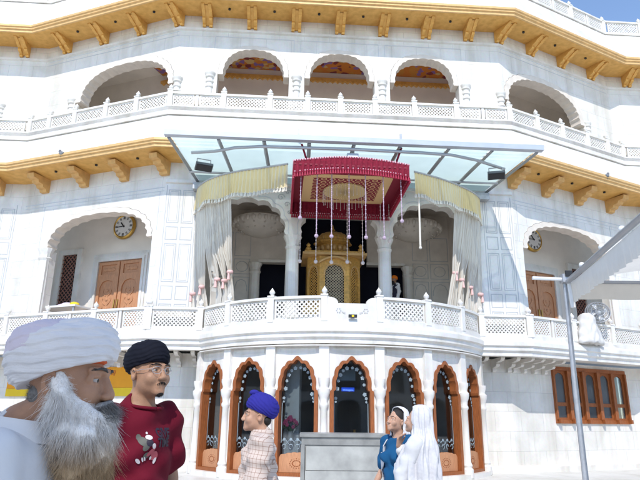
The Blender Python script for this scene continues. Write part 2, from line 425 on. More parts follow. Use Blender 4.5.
def canopy_mat():
    m, nt, b = new_mat('canopy_lining'); N, L = nt.nodes, nt.links; b.inputs['Roughness'].default_value = .7
    tc = N.new('ShaderNodeTexCoord'); sp = N.new('ShaderNodeSeparateXYZ'); L.new(tc.outputs['Object'], sp.inputs['Vector'])
    def mth(op, a, b_=None):
        n = N.new('ShaderNodeMath'); n.operation = op
        for i, q in enumerate((a, b_)):
            if q is None: continue
            if isinstance(q, (int, float)): n.inputs[i].default_value = q
            else: L.new(q, n.inputs[i])
        return n.outputs[0]
    ax = mth('ABSOLUTE', mth('ADD', sp.outputs['X'], .05)); ay = mth('ABSOLUTE', mth('ADD', sp.outputs['Y'], 3.72))
    mxd = mth('MAXIMUM', ax, mth('MULTIPLY', ay, 1.16))
    ck = N.new('ShaderNodeTexVoronoi'); ck.inputs['Scale'].default_value = 4.0; ck.inputs['Randomness'].default_value = 0; L.new(tc.outputs['Object'], ck.inputs['Vector'])
    dia = mth('LESS_THAN', mth('FRACT', mth('MULTIPLY', ck.outputs['Distance'], 3.2)), .30)
    def mix(f, a, b_):
        n = N.new('ShaderNodeMixRGB'); L.new(f, n.inputs['Fac'])
        for k, q in (('Color1', a), ('Color2', b_)):
            if isinstance(q, tuple): n.inputs[k].default_value = (*q, 1)
            else: L.new(q, n.inputs[k])
        return n.outputs['Color']
    red, bei = (.20, .005, .022), (.66, .43, .20)
    inner = mix(dia, red, bei)
    c = mix(mth('GREATER_THAN', mxd, 1.02), inner, bei); c = mix(mth('GREATER_THAN', mxd, 1.30), c, red)
    L.new(c, b.inputs['Base Color']); return m
M['canopy_lining'] = canopy_mat()
def pleat_mat():
    m, nt, b = new_mat('pleated_gold_silk'); N, L = nt.nodes, nt.links; b.inputs['Roughness'].default_value = .45
    tc = N.new('ShaderNodeTexCoord'); mp_ = N.new('ShaderNodeMapping'); mp_.inputs['Location'].default_value = (.05, 3.62, 0); L.new(tc.outputs['Object'], mp_.inputs['Vector'])
    g = N.new('ShaderNodeTexGradient'); g.gradient_type = 'RADIAL'; L.new(mp_.outputs['Vector'], g.inputs['Vector'])
    w = N.new('ShaderNodeMath'); w.operation = 'MULTIPLY'; w.inputs[1].default_value = 360; L.new(g.outputs['Fac'], w.inputs[0])
    s = N.new('ShaderNodeMath'); s.operation = 'SINE'; L.new(w.outputs[0], s.inputs[0])
    bp = N.new('ShaderNodeBump'); bp.inputs['Strength'].default_value = .8; bp.inputs['Distance'].default_value = .02; L.new(s.outputs[0], bp.inputs['Height']); L.new(bp.outputs['Normal'], b.inputs['Normal'])
    b.inputs['Base Color'].default_value = (.80, .58, .27, 1); return m
M['pleated_gold'] = pleat_mat()
EXPO = 1.02
# ------------------------------------------------------------------ setting
PHI, X0, Y0 = .0665, .5487, 20.3664
W, WA, D, L = 5.80, R_(24), 2.62, 6.0          # front half width, wing angle, front line, wing length
RB, HA = 4.94, 8.55                             # bay radius, half a window bay in degrees
cw, sw = math.cos(WA), math.sin(WA); T12 = math.tan(WA / 2)
BW = Matrix.Translation((X0, Y0, 0)) @ Matrix.Rotation(PHI, 4, 'Z')   # building frame -> world
def loc(x, y, z=0): return BW @ Vector((x, y, z))

def fr(ax, nn, o): 
    return Matrix(((ax[0], nn[0], 0, o[0]), (ax[1], nn[1], 0, o[1]), (0, 0, 1, 0), (0, 0, 0, 1)))
FRONT = fr((1, 0), (0, 1), (0, -D))
WING = {1: fr((cw, sw), (-sw, cw), (W, -D)), -1: fr((-cw, sw), (sw, cw), (-W, -D))}
c2 = {k: (k * (W + L * cw), -D + L * sw) for k in (1, -1)}
OUT = {k: fr((k, 0), (0, 1), c2[k]) for k in (1, -1)}
def bayf(deg, R=4.85 * math.cos(R_(HA))):
    a = R_(deg); return fr((math.cos(a), math.sin(a)), (-math.sin(a), math.cos(a)), (R * math.sin(a), -R * math.cos(a)))
OUTLEN = 9.
PATH_UP = [(c2[-1][0] - OUTLEN, c2[-1][1]), c2[-1], (-W, -D), (W, -D), c2[1], (c2[1][0] + OUTLEN, c2[1][1])]
BEND = math.degrees(math.acos(D / RB))
ARC = [(RB * math.sin(R_(a)), -RB * math.cos(R_(a))) for a in np.linspace(-BEND, BEND, 49)]
PATH_LO = PATH_UP[:3] + ARC + PATH_UP[3:]

ground = MB().box(-400, 400, -300, 700, -.5, 0).build('plaza_ground', M['plaza']); tag(ground, kind='structure')
wl = MB().box(-60, 60, -60.4, -60, 0, 9)
temple = empty('temple', (X0, Y0, 0), PHI, 'white marble temple with gilded eaves and a round projecting bay', 'temple')
mm, mp = M['marble'], M['marble_plain']

# ---- upper storey -----------------------------------------------------------
def wallplate(name, outline, holes, y0, y1, F, m=None, parent=None):
    return MB().plate([outline] + holes, y0, y1).build(name, m or mm, parent or temple, F)
ZF, ZE = 11.37, 15.3
def opening(x0, z0, pts, x1): return [(x0, z0)] + pts[::-1] + [(x1, z0)]
AX = -.08
ups = [AX - 3.02, AX, AX + 3.02]
hw = 1.24
out = [(-W + .3 * T12, ZF), ]
holes = []
for c in ups: holes.append([(c + hw, ZF + .02), (c + hw, 12.9)] + arch(c, hw, 12.9, 14.12, 13, .02) [1:-1] + [(c - hw, 12.9), (c - hw, ZF + .02)])
wallplate('upper_wall', [(-W + .3 * T12, ZF), (W - .3 * T12, ZF), (W - .3 * T12, ZE), (-W + .3 * T12, ZE)], holes, .3, .72, FRONT)
for sd in (1, -1):
    c, h2 = 2.25, 2.12
    hole = [(c + h2, ZF + .02), (c + h2, 12.5)] + arch(c, h2, 12.5, 13.95, 17, .018)[1:-1] + [(c - h2, 12.5), (c - h2, ZF + .02)]
    wallplate('upper_wall', [(.3 * T12, ZF), (L + .3 * T12, ZF), (L + .3 * T12, ZE), (.3 * T12, ZE)], [hole], .3, .72, WING[sd])
    c, h2 = 3.0, 1.5
    hole = [(c + h2, ZF + .02), (c + h2, 12.5)] + arch(c, h2, 12.5, 13.95, 9, .04)[1:-1] + [(c - h2, 12.5), (c - h2, ZF + .02)]
    wallplate('upper_wall', [(-.3 * T12, ZF), (OUTLEN, ZF), (OUTLEN, ZE), (-.3 * T12, ZE)], [hole], .3, .72, OUT[sd])
# stone archivolts just proud of the wall and lining the arch
def archband(F, c, h2, zs, za, n, k, w=.09, y0=.285, y1=.74, parent=None, m=None):
    a = arch(c, h2 - .012, zs, za - .012, n, k); b = arch(c, h2 - w - .03, zs, za - w - .02, n, k * 1.3)
    return MB().plate([a + b[::-1]], y0, y1).build('arch_lining', m or M['stone_arch'], temple, F)
for c in ups: archband(FRONT, c, hw, 12.9, 14.12, 13, .02, .15)
for sd in (1, -1): archband(WING[sd], 2.25, 2.12, 12.5, 13.95, 17, .018, .2); archband(OUT[sd], 3., 1.5, 12.5, 13.95, 9, .04, .12)

# columns of the upper arcade
COLP = [(.17, 0), (.17, .05), (.13, .09), (.13, .12), (.15, .16), (.125, .2), (.12, .7), (.115, 1.0), (.15, 1.03), (.15, 1.09), (.12, 1.12), (.12, 1.19), (.155, 1.22), (.155, 1.28), (.125, 1.31), (.125, 1.38), (.17, 1.42), (.17, 1.5), (.2, 1.54), (.2, 1.6)]
colmesh = MB().lathe(COLP, seg=20).mesh('column', smooth=40); colmesh.materials.append(mp)
def column(F, s, off, z, k=1., name='column', me=None):
    o = link(name, me or colmesh, None, temple); p = F @ Vector((s, off, z)); o.location = p; o.scale = (k, k, k); return o
for s in (-4.59, -1.59, 1.43, 4.43): column(FRONT, s, .34, ZF, .98)
for sd in (1, -1):
    column(WING[sd], 4.55, .36, ZF - .2, .95); column(WING[sd], .03, .36, ZF - .2, .95); column(OUT[sd], 1.35, .36, ZF - .2, .95)
# gallery behind: deck, back wall, painted ceiling with a gilt cove
MB().sweep(PATH_UP, [(-.1, 11.22), (3.0, 11.22), (3.0, 11.37), (-.1, 11.37)]).build('gallery_deck', mp, temple)
MB().sweep(PATH_UP, [(2.9, 11.37), (3.2, 11.37), (3.2, 15.6), (2.9, 15.6)]).build('gallery_back_wall', M['plaster'], temple)
MB().sweep([(-W - 2.6 * cw, -D + 2.6 * sw), (-W, -D), (W, -D), (W + 2.6 * cw, -D + 2.6 * sw)], [(.74, 14.84), (2.89, 14.84), (2.89, 14.9), (.74, 14.9)]).build('painted_ceiling', M['fresco'], temple)
MB().sweep(PATH_UP, [(.72, 14.92), (2.9, 14.92), (2.9, 15.0), (.72, 15.0)]).build('gallery_ceiling', M['plaster'], temple)
cv = MB()
for F, x0, x1 in ((FRONT, -5.2, 5.2), (WING[1], .6, 2.6), (WING[-1], .6, 2.6)):
    x = x0
    while x < x1:
        cv.add([F @ Vector(v) for v in [(x, 2.78, 14.55), (x + .2, 2.78, 14.55), (x + .2, 2.78, 14.44), (x + .1, 2.78, 14.36), (x, 2.78, 14.44), (x, 2.895, 14.55), (x + .2, 2.895, 14.55), (x + .2, 2.895, 14.44), (x + .1, 2.895, 14.36), (x, 2.895, 14.44)]],
               [(0, 1, 2, 3, 4), (9, 8, 7, 6, 5), (1, 6, 7, 2), (2, 7, 8, 3), (3, 8, 9, 4), (0, 4, 9, 5)])
        x += .2
cv.build('gilt_cove', M['gold'], temple)
pn = MB()
for c in ups:
    for q in (-.75, .15): rect_lines(pn, c + q, 12.2, c + q + .62, 13.3, 2.9, .02)
pn.build('back_wall_panel', M['plaster_in'], temple, FRONT)
for sd in (1, -1):
    pn = MB()
    for q in (.6, 1.7, 2.8, 3.9): rect_lines(pn, q, 12.1, q + .85, 13.5, 2.9, .02)
    pn.build('back_wall_panel', M['plaster_in'], temple, WING[sd])
# soft string lines framing the arches
sp = MB()
for c in ups: rect_lines(sp, c - 1.42, 12.95 + .42, c + 1.42, 14.5, .3, .018) if False else None
for c in ups:
    for x0_, x1_, z0_, z1_ in ((c - 1.4, c + 1.4, 14.42, 14.438), (c - 1.4, c - 1.385, 13.2, 14.42), (c + 1.385, c + 1.4, 13.2, 14.42)): sp.box(x0_, x1_, .292, .302, z0_, z1_)
sp.build('inlay', M['inlay_soft'], temple, FRONT)
for sd in (1, -1):
    sp = MB(); sp.box(.1, 5.95, .292, .302, 14.40, 14.42); sp.box(.1, 5.95, .292, .302, 14.55, 14.57); sp.build('inlay', M['inlay_soft'], temple, WING[sd])
MB().sweep(PATH_UP, [(.22, 14.62), (.3, 14.60), (.3, 14.72), (.22, 14.70)]).build('string_course', mp, temple)

# ---- gilded eaves ------------------------------------------------------------
def eave(zj, zb, zt, top, path, gold=True):
    MB().sweep(path, [(.3, zj), (-.75, zb + .03), (-.75, zb + .12), (.3, zj + .1)]).build('soffit', M['gold'] if gold else mp, temple)
    MB().sweep(path, [(-.74, zb), (-.80, zb), (-.80, zb + .09), (-.85, zb + .11), (-.85, zb + .17), (-.89, zb + .19), (-.89, zt), (-.74, zt)]).build('fascia', M['gold_pale'] if gold else mp, temple)
    MB().sweep(path, [(-.86, zt + .005), (-.82, zt + .09), (-.02, top), (.12, top), (.12, zt + .25), (-.6, zt + .005)]).build('sloping_roof', mp, temple)
eave(15.22, 15.13, 15.40, 17.03, PATH_UP)
eave(9.50, 9.55, 9.82, 11.07, [(-5.2, -D)] + PATH_UP[2::-1] if False else PATH_UP[:3] + [(-5.25, -D)])
eave(9.50, 9.55, 9.82, 11.07, [(5.25, -D)] + PATH_UP[3:])
eave(9.50, 9.55, 9.82, 11.07, [(-5.249, -D), (5.249, -D)], False)
def bracket_mesh():
    mb = MB()
    pts = [(0, 0), (-.09, 0), (-.13, .05), (-.11, .10), (-.28, .15), (-.32, .20), (-.30, .24), (-.52, .30), (-.57, .35), (-.80, .40), (-.82, .47), (0, .49)]
    for x0, x1 in ((-.17, -.06), (.06, .17)): mb.prof(pts, x0, x1)
    mb.prof([(0, .08), (-.05, .08), (-.22, .22), (-.45, .33), (-.7, .42), (0, .485)], -.06, .06)
    me = mb.mesh('bracket'); me.materials.append(M['gold']); return me
bmesh_ = bracket_mesh()
bml = MB().prof([(0, 0), (-.14, 0), (-.17, .09), (-.30, .11), (-.34, .20), (-.52, .22), (-.56, .31), (-.76, .33), (-.80, .47), (0, .49)], -.15, .15).mesh('bracket'); bml.materials.append(M['gold_bracket'])
def place(name, me, F, s, off, z, parent=None, mirror_ok=True):
    o = link(name, me, None, parent or temple); p = F @ Vector((s, off, z)); o.location = p
    o.rotation_euler.z = math.atan2(F[1][1], F[0][1]) - PI / 2; return o
for zz in (14.74, 9.03):
    for k in range(-3, 4):
        if zz > 12: place('bracket', bmesh_, FRONT, AX + k * 1.57, .3, zz)
    for sd in (1, -1):
        for s in (.10, 1.69, 3.36, 5.08): place('bracket', bmesh_ if zz > 12 else bml, WING[sd], s, .3, zz)
        for s in (.8, 2.5, 4.2): place('bracket', bmesh_ if zz > 12 else bml, OUT[sd], s, .3, zz)
dl = MB().lathe([(.0, 0), (.045, 0), (.045, .05), (.0, .05)], seg=10).mesh('downlight'); dl.materials.append(M['black'])
for zz in (15.14, 9.495):
    for k in range(-3, 3):
        if zz > 12: place('downlight', dl, FRONT, AX + (k + .5) * 1.57, -.25, zz)
    for sd in (1, -1):
        for s in (.85, 2.5, 4.2): place('downlight', dl, WING[sd], s, -.25, zz)

# ---- balustrades -------------------------------------------------------------
def post_mesh(w, h):
    mb = MB().box(-w, w, -w, w, 0, h); mb.box(-w - .015, w + .015, -w - .015, w + .015, h + .001, h + .04)
    mb.lathe([(.06, h + .041), (.035, h + .06), (.075, h + .11), (.08, h + .15), (.05, h + .20), (.02, h + .235), (.012, h + .26)], seg=10)
    me = mb.mesh('post', smooth=35); me.materials.append(mp); return me
post_u, post_l = post_mesh(.085, .60), post_mesh(.085, .68)
def lattice(Ln, z0, z1, pitch=.115, w=.032, t=.05, solid=.05):
    """pierced marble screen: a frame crossed by diagonal bars"""
    mb = MB(); h = Ln / 2; y0, y1 = -t / 2, t / 2
    mb.box(-h, h, y0, y1, z0, z0 + solid); mb.box(-h, h, y0, y1, z1 - solid, z1)
    mb.box(-h, -h + solid, y0, y1, z0 + solid, z1 - solid); mb.box(h - solid, h, y0, y1, z0 + solid, z1 - solid)
    xa, xb, za, zb = -h + solid, h - solid, z0 + solid, z1 - solid; H = zb - za; q = w * .7071
    for sg, dy in ((1, .002), (-1, -.002)):
        x = xa - H
        while x < xb:
            # bar centre line from (x, za) to (x+H, zb) clipped to the frame
            a, b = max(x, xa), min(x + H, xb)
            if b - a > .02:
                def pt(u, o): 
                    zq = za + (u - x); return (u + o, zq - o)
                P4 = [(a - q / 2, za + a - x + q / 2), (a + q / 2, za + a - x - q / 2), (b + q / 2, za + b - x - q / 2), (b - q / 2, za + b - x + q / 2)]
                if sg < 0: P4 = [(xa + xb - p[0], p[1]) for p in P4]
                ya, yb = y0 + .008 + dy, y1 - .008 + dy
                mb.add([(p[0], ya, p[1]) for p in P4] + [(p[0], yb, p[1]) for p in P4], [(0, 1, 2, 3), (7, 6, 5, 4), (0, 4, 5, 1), (1, 5, 6, 2), (2, 6, 7, 3), (3, 7, 4, 0)])
            x += pitch
    me = mb.mesh('lattice_panel'); me.materials.append(mp); return me
_lc = {}
def balustrade(F, posts, z0, h, off=0., post=None, pm=None, skip=(), path=None, cap=True):
    b = MB()
    s0, s1 = posts[0], posts[-1]
    b.box(s0, s1, off - .07, off + .07, z0 + h - .07, z0 + h); b.box(s0, s1, off - .06, off + .06, z0, z0 + .06)
    o = b.build('balustrade', mp, temple, F)
    for i, s in enumerate(posts):
        if i in skip: continue
        place('post', pm, F, s, off, z0, o)
    for a, c in zip(posts, posts[1:]):
        n = max(1, round((c - a) / 1.15)); st = (c - a) / n
        ln = round(st - .19, 2)
        for k in range(n):
            key = (ln, h)
            if key not in _lc: _lc[key] = lattice(ln, .06, h - .07)
            place('lattice_panel', _lc[key], F, a + (k + .5) * st, off, z0, o)
            if k: 
                f = MB().box(-.045, .045, -.04, .04, .06, h - .07).mesh('stile'); f.materials.append(mp); place('stile', f, F, a + k * st, off, z0, o)
    return o
balustrade(FRONT, [-W, -4.02, -2.47, -1.2, AX, 1.1, 2.46, 3.92, W], ZF, .56, 0, pm=post_u)
for sd in (1, -1):
    balustrade(WING[sd], [.03, 1.32, 2.6, 3.95, 5.1, L], ZF, .56, 0, pm=post_u, skip=(0,))
    balustrade(OUT[sd], [.1, 1.4, 2.7, 4.0, 5.3], ZF, .56, 0, pm=post_u, skip=(0,))
    balustrade(WING[sd], [0., 2., 4., L], 17.1, .62, .02, pm=post_u)
    balustrade(OUT[sd], [.1, 1.6, 3.1, 4.6, 6.1], 17.1, .62, .02, pm=post_u, skip=(0,))
    balustrade(WING[sd], [.05, 2., 3.9, 5.55, L], 3.98, .68, 0, pm=post_l, skip=(4,))
    balustrade(OUT[sd], [.1, 1.9, 3.8, 5.7], 3.98, .68, 0, pm=post_l, skip=(0,))
    x0 = RB * math.sin(R_(BEND))
    balustrade(FRONT, sorted([sd * (x0 + .1), sd * W]), 3.98, .68, 0, pm=post_l)
balustrade(FRONT, [-W, -3., 0, 3., W], 17.1, .62, .02, pm=post_u)
MB().sweep(PATH_UP, [(-.1, 11.08), (.3, 11.08), (.3, 11.365), (-.1, 11.365)]).build('rail_plinth', mp, temple)
MB().sweep(PATH_UP, [(-.08, 17.04), (3.0, 17.04), (3.0, 17.09), (-.08, 17.09)]).build('terrace_deck', mp, temple)
# set-back top storey
MB().box(-32, 7.0, 0.2, 10, 17.09, 24).build('top_storey', mm, temple)

# ---- balcony slab, bay ---------------------------------------------------------
MB().sweep(PATH_LO, [(.25, 3.979), (-.07, 3.979), (-.07, 3.90), (-.13, 3.88), (-.17, 3.82), (-.17, 3.70), (-.11, 3.66), (-.11, 3.56), (-.04, 3.50), (-.04, 3.40), (.25, 3.40)]).build('balcony_slab', mp, temple, None)
MB().sweep(ARC, [(-.062, 3.335), (.05, 3.335), (.05, 3.36), (-.062, 3.36)]).build('bay_moulding', mp, temple)
floor_poly = [(p[0], p[1]) for p in PATH_LO]
fp = []
for i, p in enumerate(PATH_LO): fp.append((p[0] * (.985 if abs(p[0]) < 5 else 1), p[1] + .18))
MB().slab(fp + [(c2[1][0] + OUTLEN, 4.5), (c2[-1][0] - OUTLEN, 4.5)], 3.5, 3.74).build('verandah_floor', M['marble_plain'], temple)
# curved rail of the bay: caps as sweeps, panels bent on the circle
def arcpts(a0, a1, n, R=RB): return [(R * math.sin(R_(a)), -R * math.cos(R_(a))) for a in np.linspace(a0, a1, n)]
bayrail = MB()
for a0, a1 in ((-BEND + 1, -HA), (HA, BEND - 1)):
    bayrail.sweep(arcpts(a0, a1, 16), [(-.07, 4.59), (.07, 4.59), (.07, 4.66), (-.07, 4.66)]); bayrail.sweep(arcpts(a0, a1, 16), [(-.06, 3.98), (.06, 3.98), (.06, 4.04), (-.06, 4.04)])
bayrail = bayrail.build('balustrade', mp, temple)
def bent(me, a_mid, R=RB):
    me = me.copy(); co = np.empty(len(me.vertices) * 3); me.vertices.foreach_get('co', co); co = co.reshape(-1, 3)
    a = R_(a_mid) + co[:, 0] / R; r = R - co[:, 1]
    co = np.stack([r * np.sin(a), -r * np.cos(a), co[:, 2] + 3.98], 1); me.vertices.foreach_set('co', co.ravel()); me.update(); return me
seg = R_(2 * HA) * RB
for k in (-3, -2, -1, 1, 2, 3):
    if abs(k) == 3: wdt, mid = R_(BEND - 5 * HA) * RB - .2, math.copysign((BEND + 5 * HA) / 2, k)
    else: wdt, mid = seg - .2, k * 2 * HA
    link('lattice_panel', bent(lattice(round(wdt, 2), .06, .61, .125, .036), mid), None, bayrail)
for k in (-5, -3, -1, 1, 3, 5):
    a = k * HA; o = link('post', post_l, None, bayrail); o.location = (RB * math.sin(R_(a)), -RB * math.cos(R_(a)), 3.98); o.rotation_euler.z = R_(a)
# centre panel: solid marble with scooped shoulders
h = seg / 2 - .085
sc = [(-h, 0), (-h, .66)]
for t in np.linspace(0, 1, 8): sc.append((-h + .06 + .22 * math.sin(t * PI / 2) * 1.0, .66 - .02 - .17 * (1 - math.cos(t * PI / 2))))
sc += [(-.33, .475), (.33, .475)]
for t in np.linspace(1, 0, 8): sc.append((h - .06 - .22 * math.sin(t * PI / 2), .66 - .02 - .17 * (1 - math.cos(t * PI / 2))))
sc += [(h, .66), (h, 0)]
link('scooped_panel', bent(MB().plate([sc[::-1]], -.05, .05).mesh('scooped_panel'), 0), mp, bayrail)
fl = MB()
for cx in (-.36, .36):
    for i in range(6): 
        a = i * PI / 3; fl.ball((cx + .055 * math.cos(a), -.05, .28 + .055 * math.sin(a)), (.016, .006, .016), 6, 4)
    for i in range(3): fl.ball((cx - math.copysign(.1 + .03 * i, cx), -.05, .24 - .01 * i), (.014, .006, .014), 6, 4)
link('painted_flower_holes', bent(fl.mesh('painted_flower_holes'), 0), M['inlay'], bayrail)  # grey dots colour in the dark of pierced holes

# bay wall: seven facets each with a wooden cusped window
FW = 4.85 * math.sin(R_(HA))
def win_outline(h2, z0, zs, za, n=7, k=.05, pt=.07, step=.05):
    a = arch(0, h2 - step, zs, za - pt, n, k, 8, pt)
    return [(h2, z0), (h2, zs - .03), (h2 - step, zs)] + a[1:-1] + [(-h2 + step, zs), (-h2, zs - .03), (-h2, z0)]
etch_me = None
for k in range(-3, 4):
    F = bayf(k * 2 * HA)
    hole = win_outline(.575, .12, 2.22, 3.09)
    MB().plate([[(-FW, 0), (FW, 0), (FW, 3.42), (-FW, 3.42)], hole], 0, .26).build('bay_wall', mp, temple, F)
    fm = MB().plate([win_outline(.572, .12, 2.22, 3.087), win_outline(.47, .20, 2.22, 2.99, pt=.05)], -.035, .24)
    wn = fm.build('window', M['wood'], temple, F)
    hd = win_outline(.465, .205, 2.22, 2.985, pt=.05)
    MB().plate([hd], .19, .20).build('pane', M['glass'], wn, F)
    # scalloped lower panel with a carved sunburst
    top = [(-.465, .55)] + [(x, .60 + .07 * math.cos(x / .465 * PI / 2) + .018 * abs(math.sin(x * 20))) for x in np.linspace(-.42, .42, 29)] + [(.465, .55)]
    MB().plate([[(.465, .205), (-.465, .205)][::-1] + top[::-1]], .10, .188).build('lower_panel', M['door'], wn, F)
    cv = MB()
    for i in range(16):
        a = 2 * PI * i / 16
        for r_, q in ((.07, .016), (.115, .013)): cv.ball((r_ * 1.5 * math.cos(a), .098, .42 + r_ * math.sin(a)), (q, .008, q), 6, 4)
    cv.build('carving', M['wood'], wn, F)
    # etched flowers along the arch and above the panel
    if etch_me is None:
        e = MB()
        def flower(x, z, r):
            for i in range(5):
                a = 2 * PI * i / 5 + x * 9; e.ball((x + r * .62 * math.cos(a), .183, z + r * .62 * math.sin(a)), (r * .42, .003, r * .42), 8, 4)
            e.ball((x, .182, z), (r * .25, .003, r * .25), 8, 4)
        A = arch(0, .36, 2.12, 2.80, 7, 0, 3)
        for i in range(0, len(A), 2): flower(A[i][0], A[i][1], .042 if i % 4 else .054)
        for s_ in (-1, 1):
            for i, z in enumerate((2.02, 1.93)): flower(s_ * (.40), z, .042 - .012 * i)
            e.box(s_ * .44 - .008, s_ * .44 + .008, .182, .186, .9, 1.9)
        for i in range(5):
            x = -.36 + .18 * i
            for q in range(2): 
                pts = [(x + (.05 + .03 * q) * math.cos(t) * (1 if i % 2 else -1), .184, .82 + .1 * q + .06 * math.sin(t)) for t in np.linspace(0, 1.6 * PI, 10)]
                e.tube(pts, .008, 5)
            flower(x, .99, .04)
        etch_me = e.mesh('etched_flowers'); etch_me.materials.append(M['etch'])
    ee = link('etched_flowers', etch_me, None, wn); ee.matrix_local = F
    # frieze panel over the window
    fz = MB(); rect_lines(fz, -.5, 3.17, .5, 3.30, 0, .02, .015); fz.build('frieze_panel', mp, temple, F)
CP = [(.16, 0), (.16, .22), (.12, .26), (.14, .32), (.105, .40), (.095, 1.0), (.09, 1.75), (.12, 1.80), (.12, 1.85), (.095, 1.9), (.11, 2.0), (.15, 2.1), (.16, 2.16), (.16, 2.22), (.12, 2.25), (.11, 2.3), (.15, 2.42), (.15, 2.5)]
cme = MB().lathe(CP, seg=16).mesh('colonnette', smooth=40); cme.materials.append(mp)
for k in range(-7, 8, 2):
    a = R_(k * HA); o = link('colonnette', cme, None, temple); o.location = (4.87 * math.sin(a), -4.87 * math.cos(a), .02); o.rotation_euler.z = a
    F = fr((math.cos(a), math.sin(a)), (-math.sin(a), math.cos(a)), (4.87 * math.sin(a), -4.87 * math.cos(a)))
    MB().box(-.13, .13, -.06, .06, 2.5, 3.36).build('pilaster', mp, temple, F)
MB().sweep(arcpts(-62, 62, 40, 4.95), [(-.06, 0), (.3, 0), (.3, .12), (-.06, .12)]).build('bay_plinth', mp, temple)
# dim room behind the bay windows with added grey boxes imitating reflections
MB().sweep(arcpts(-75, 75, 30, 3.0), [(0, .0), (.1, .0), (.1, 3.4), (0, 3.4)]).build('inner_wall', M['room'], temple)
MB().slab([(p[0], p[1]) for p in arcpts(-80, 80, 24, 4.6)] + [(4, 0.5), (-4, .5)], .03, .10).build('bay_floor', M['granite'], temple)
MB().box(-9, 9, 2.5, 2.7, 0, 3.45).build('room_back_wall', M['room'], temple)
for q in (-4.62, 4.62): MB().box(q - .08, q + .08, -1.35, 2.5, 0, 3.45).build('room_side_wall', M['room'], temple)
for k, s0, s1 in ((-1, -.47, -.08), (1, -.48, -.2), (-3, -.2, .3), (3, .1, .4)):
    MB().box(s0, s1, .55, .75, .1, 3.4).build('grey_reflection_box', M['inlay_soft'], temple, bayf(k * 2 * HA))  # box added for a pale grey reflection in the pane

# ---- lower walls beside the bay ---------------------------------------------------
LW = 1.2
for sd in (1, -1):
    MB().plate([sorted([(sd * 4.45, 0), (sd * (W - LW * T12), 0)]) + sorted([(sd * 4.45, 3.42), (sd * (W - LW * T12), 3.42)], reverse=True)], LW, LW + .25).build('lower_wall', mm, temple, FRONT)
    hole = [[(2.15, 1.45), (5.93, 1.45), (5.93, 3.30), (2.15, 3.30)]] if sd > 0 else []
    MB().plate([[(LW * T12, 0), (L + LW * T12, 0), (L + LW * T12, 3.42), (LW * T12, 3.42)]] + hole, LW, LW + .25).build('lower_wall', mm, temple, WING[sd])
    MB().plate([[(-LW * T12, 0), (OUTLEN, 0), (OUTLEN, 3.42), (-LW * T12, 3.42)]], LW, LW + .25).build('lower_wall', mm, temple, OUT[sd])
MB().sweep(PATH_UP[3:] if False else [(4.3, -D), (W, -D), c2[1], PATH_UP[5]], [(.85, 0), (LW, 0), (LW, .2), (.9, .2), (.85, .16)]).build('wall_plinth', mp, temple)
MB().sweep([PATH_UP[0], c2[-1], (-W, -D), (-4.3, -D)], [(.85, 0), (LW, 0), (LW, .2), (.9, .2), (.85, .16)]).build('wall_plinth', mp, temple)
pts = [(0, 0), (-.12, 0), (-.16, .05), (-.14, .12), (-.45, .16), (-.50, .22), (-.47, .27), (-.85, .30), (-.95, .36), (-.95, .40), (0, .40)]
bl = MB().prof(pts, -.06, .06).mesh('corbel'); bl.materials.append(mp)
for sd in (1, -1):
    for i in range(3): place('corbel', bl, FRONT, sd * (4.5 + .5 * i - .02 * (sd < 0)), LW, 3.0)
    for i in range(4 if sd > 0 else 12): place('corbel', bl, WING[sd], .35 + .47 * i, LW, 3.0)
    if sd < 0:
        for i in range(6): place('corbel', bl, OUT[sd], .5 + .47 * i, LW, 3.0)
# five-light timber window
F = WING[1]; s0, s1, z0, z1 = 2.15, 5.93, 1.45, 3.30
wf = MB(); wf.box(s0, s1, LW - .06, LW + .2, z0, z0 + .12); wf.box(s0, s1, LW - .06, LW + .2, z1 - .12, z1)
nl = 5; step = (s1 - s0) / nl
for i in range(nl + 1):
    x = s0 + i * step; w_ = .075
    wf.box(max(s0, x - w_), min(s1, x + w_), LW - .09, LW + .18, z0 + .12, z1 - .12)
bw = wf.build('timber_window', M['wood'], temple, F)
for i in range(nl):
    a, b = s0 + i * step + .075, s0 + (i + 1) * step - .075; c = (a + b) / 2; hh = (b - a) / 2
    zt = z0 + .12; tm = z0 + .62
    up_ = [(c + hh - .09, tm + .06), (c + hh - .09, z1 - .42)] + arch(c, hh - .09, z1 - .42, z1 - .2, 3, .06, 6)[1:-1] + [(c - hh + .09, z1 - .42), (c - hh + .09, tm + .06)]
    lo_ = [(c + hh - .09, zt + .07), (c + hh - .09, tm - .06), (c - hh + .09, tm - .06), (c - hh + .09, zt + .07)]
    sh = MB().plate([[(a, zt), (b, zt), (b, z1 - .12), (a, z1 - .12)], up_, lo_], LW, LW + .07).build('sash', M['wood'], bw, F)
    MB().box(a + .02, b - .02, LW + .03, LW + .035, zt + .02, z1 - .14).build('pane', M['frost'] if 'frost' in M else M['glass'], bw, F)
cn = MB().box(-.05, .05, -.12, 0, 0, .13).mesh('sill_bracket'); cn.materials.append(M['wood'])
for i in range(nl + 1): place('sill_bracket', cn, F, min(max(s0 + i * step, s0 + .1), s1 - .1), LW - .06, z0 + .01, bw)
MB().box(s0, s1, LW + .3, LW + .34, z0, z1).build('window_blind', M['blind'], temple, F)

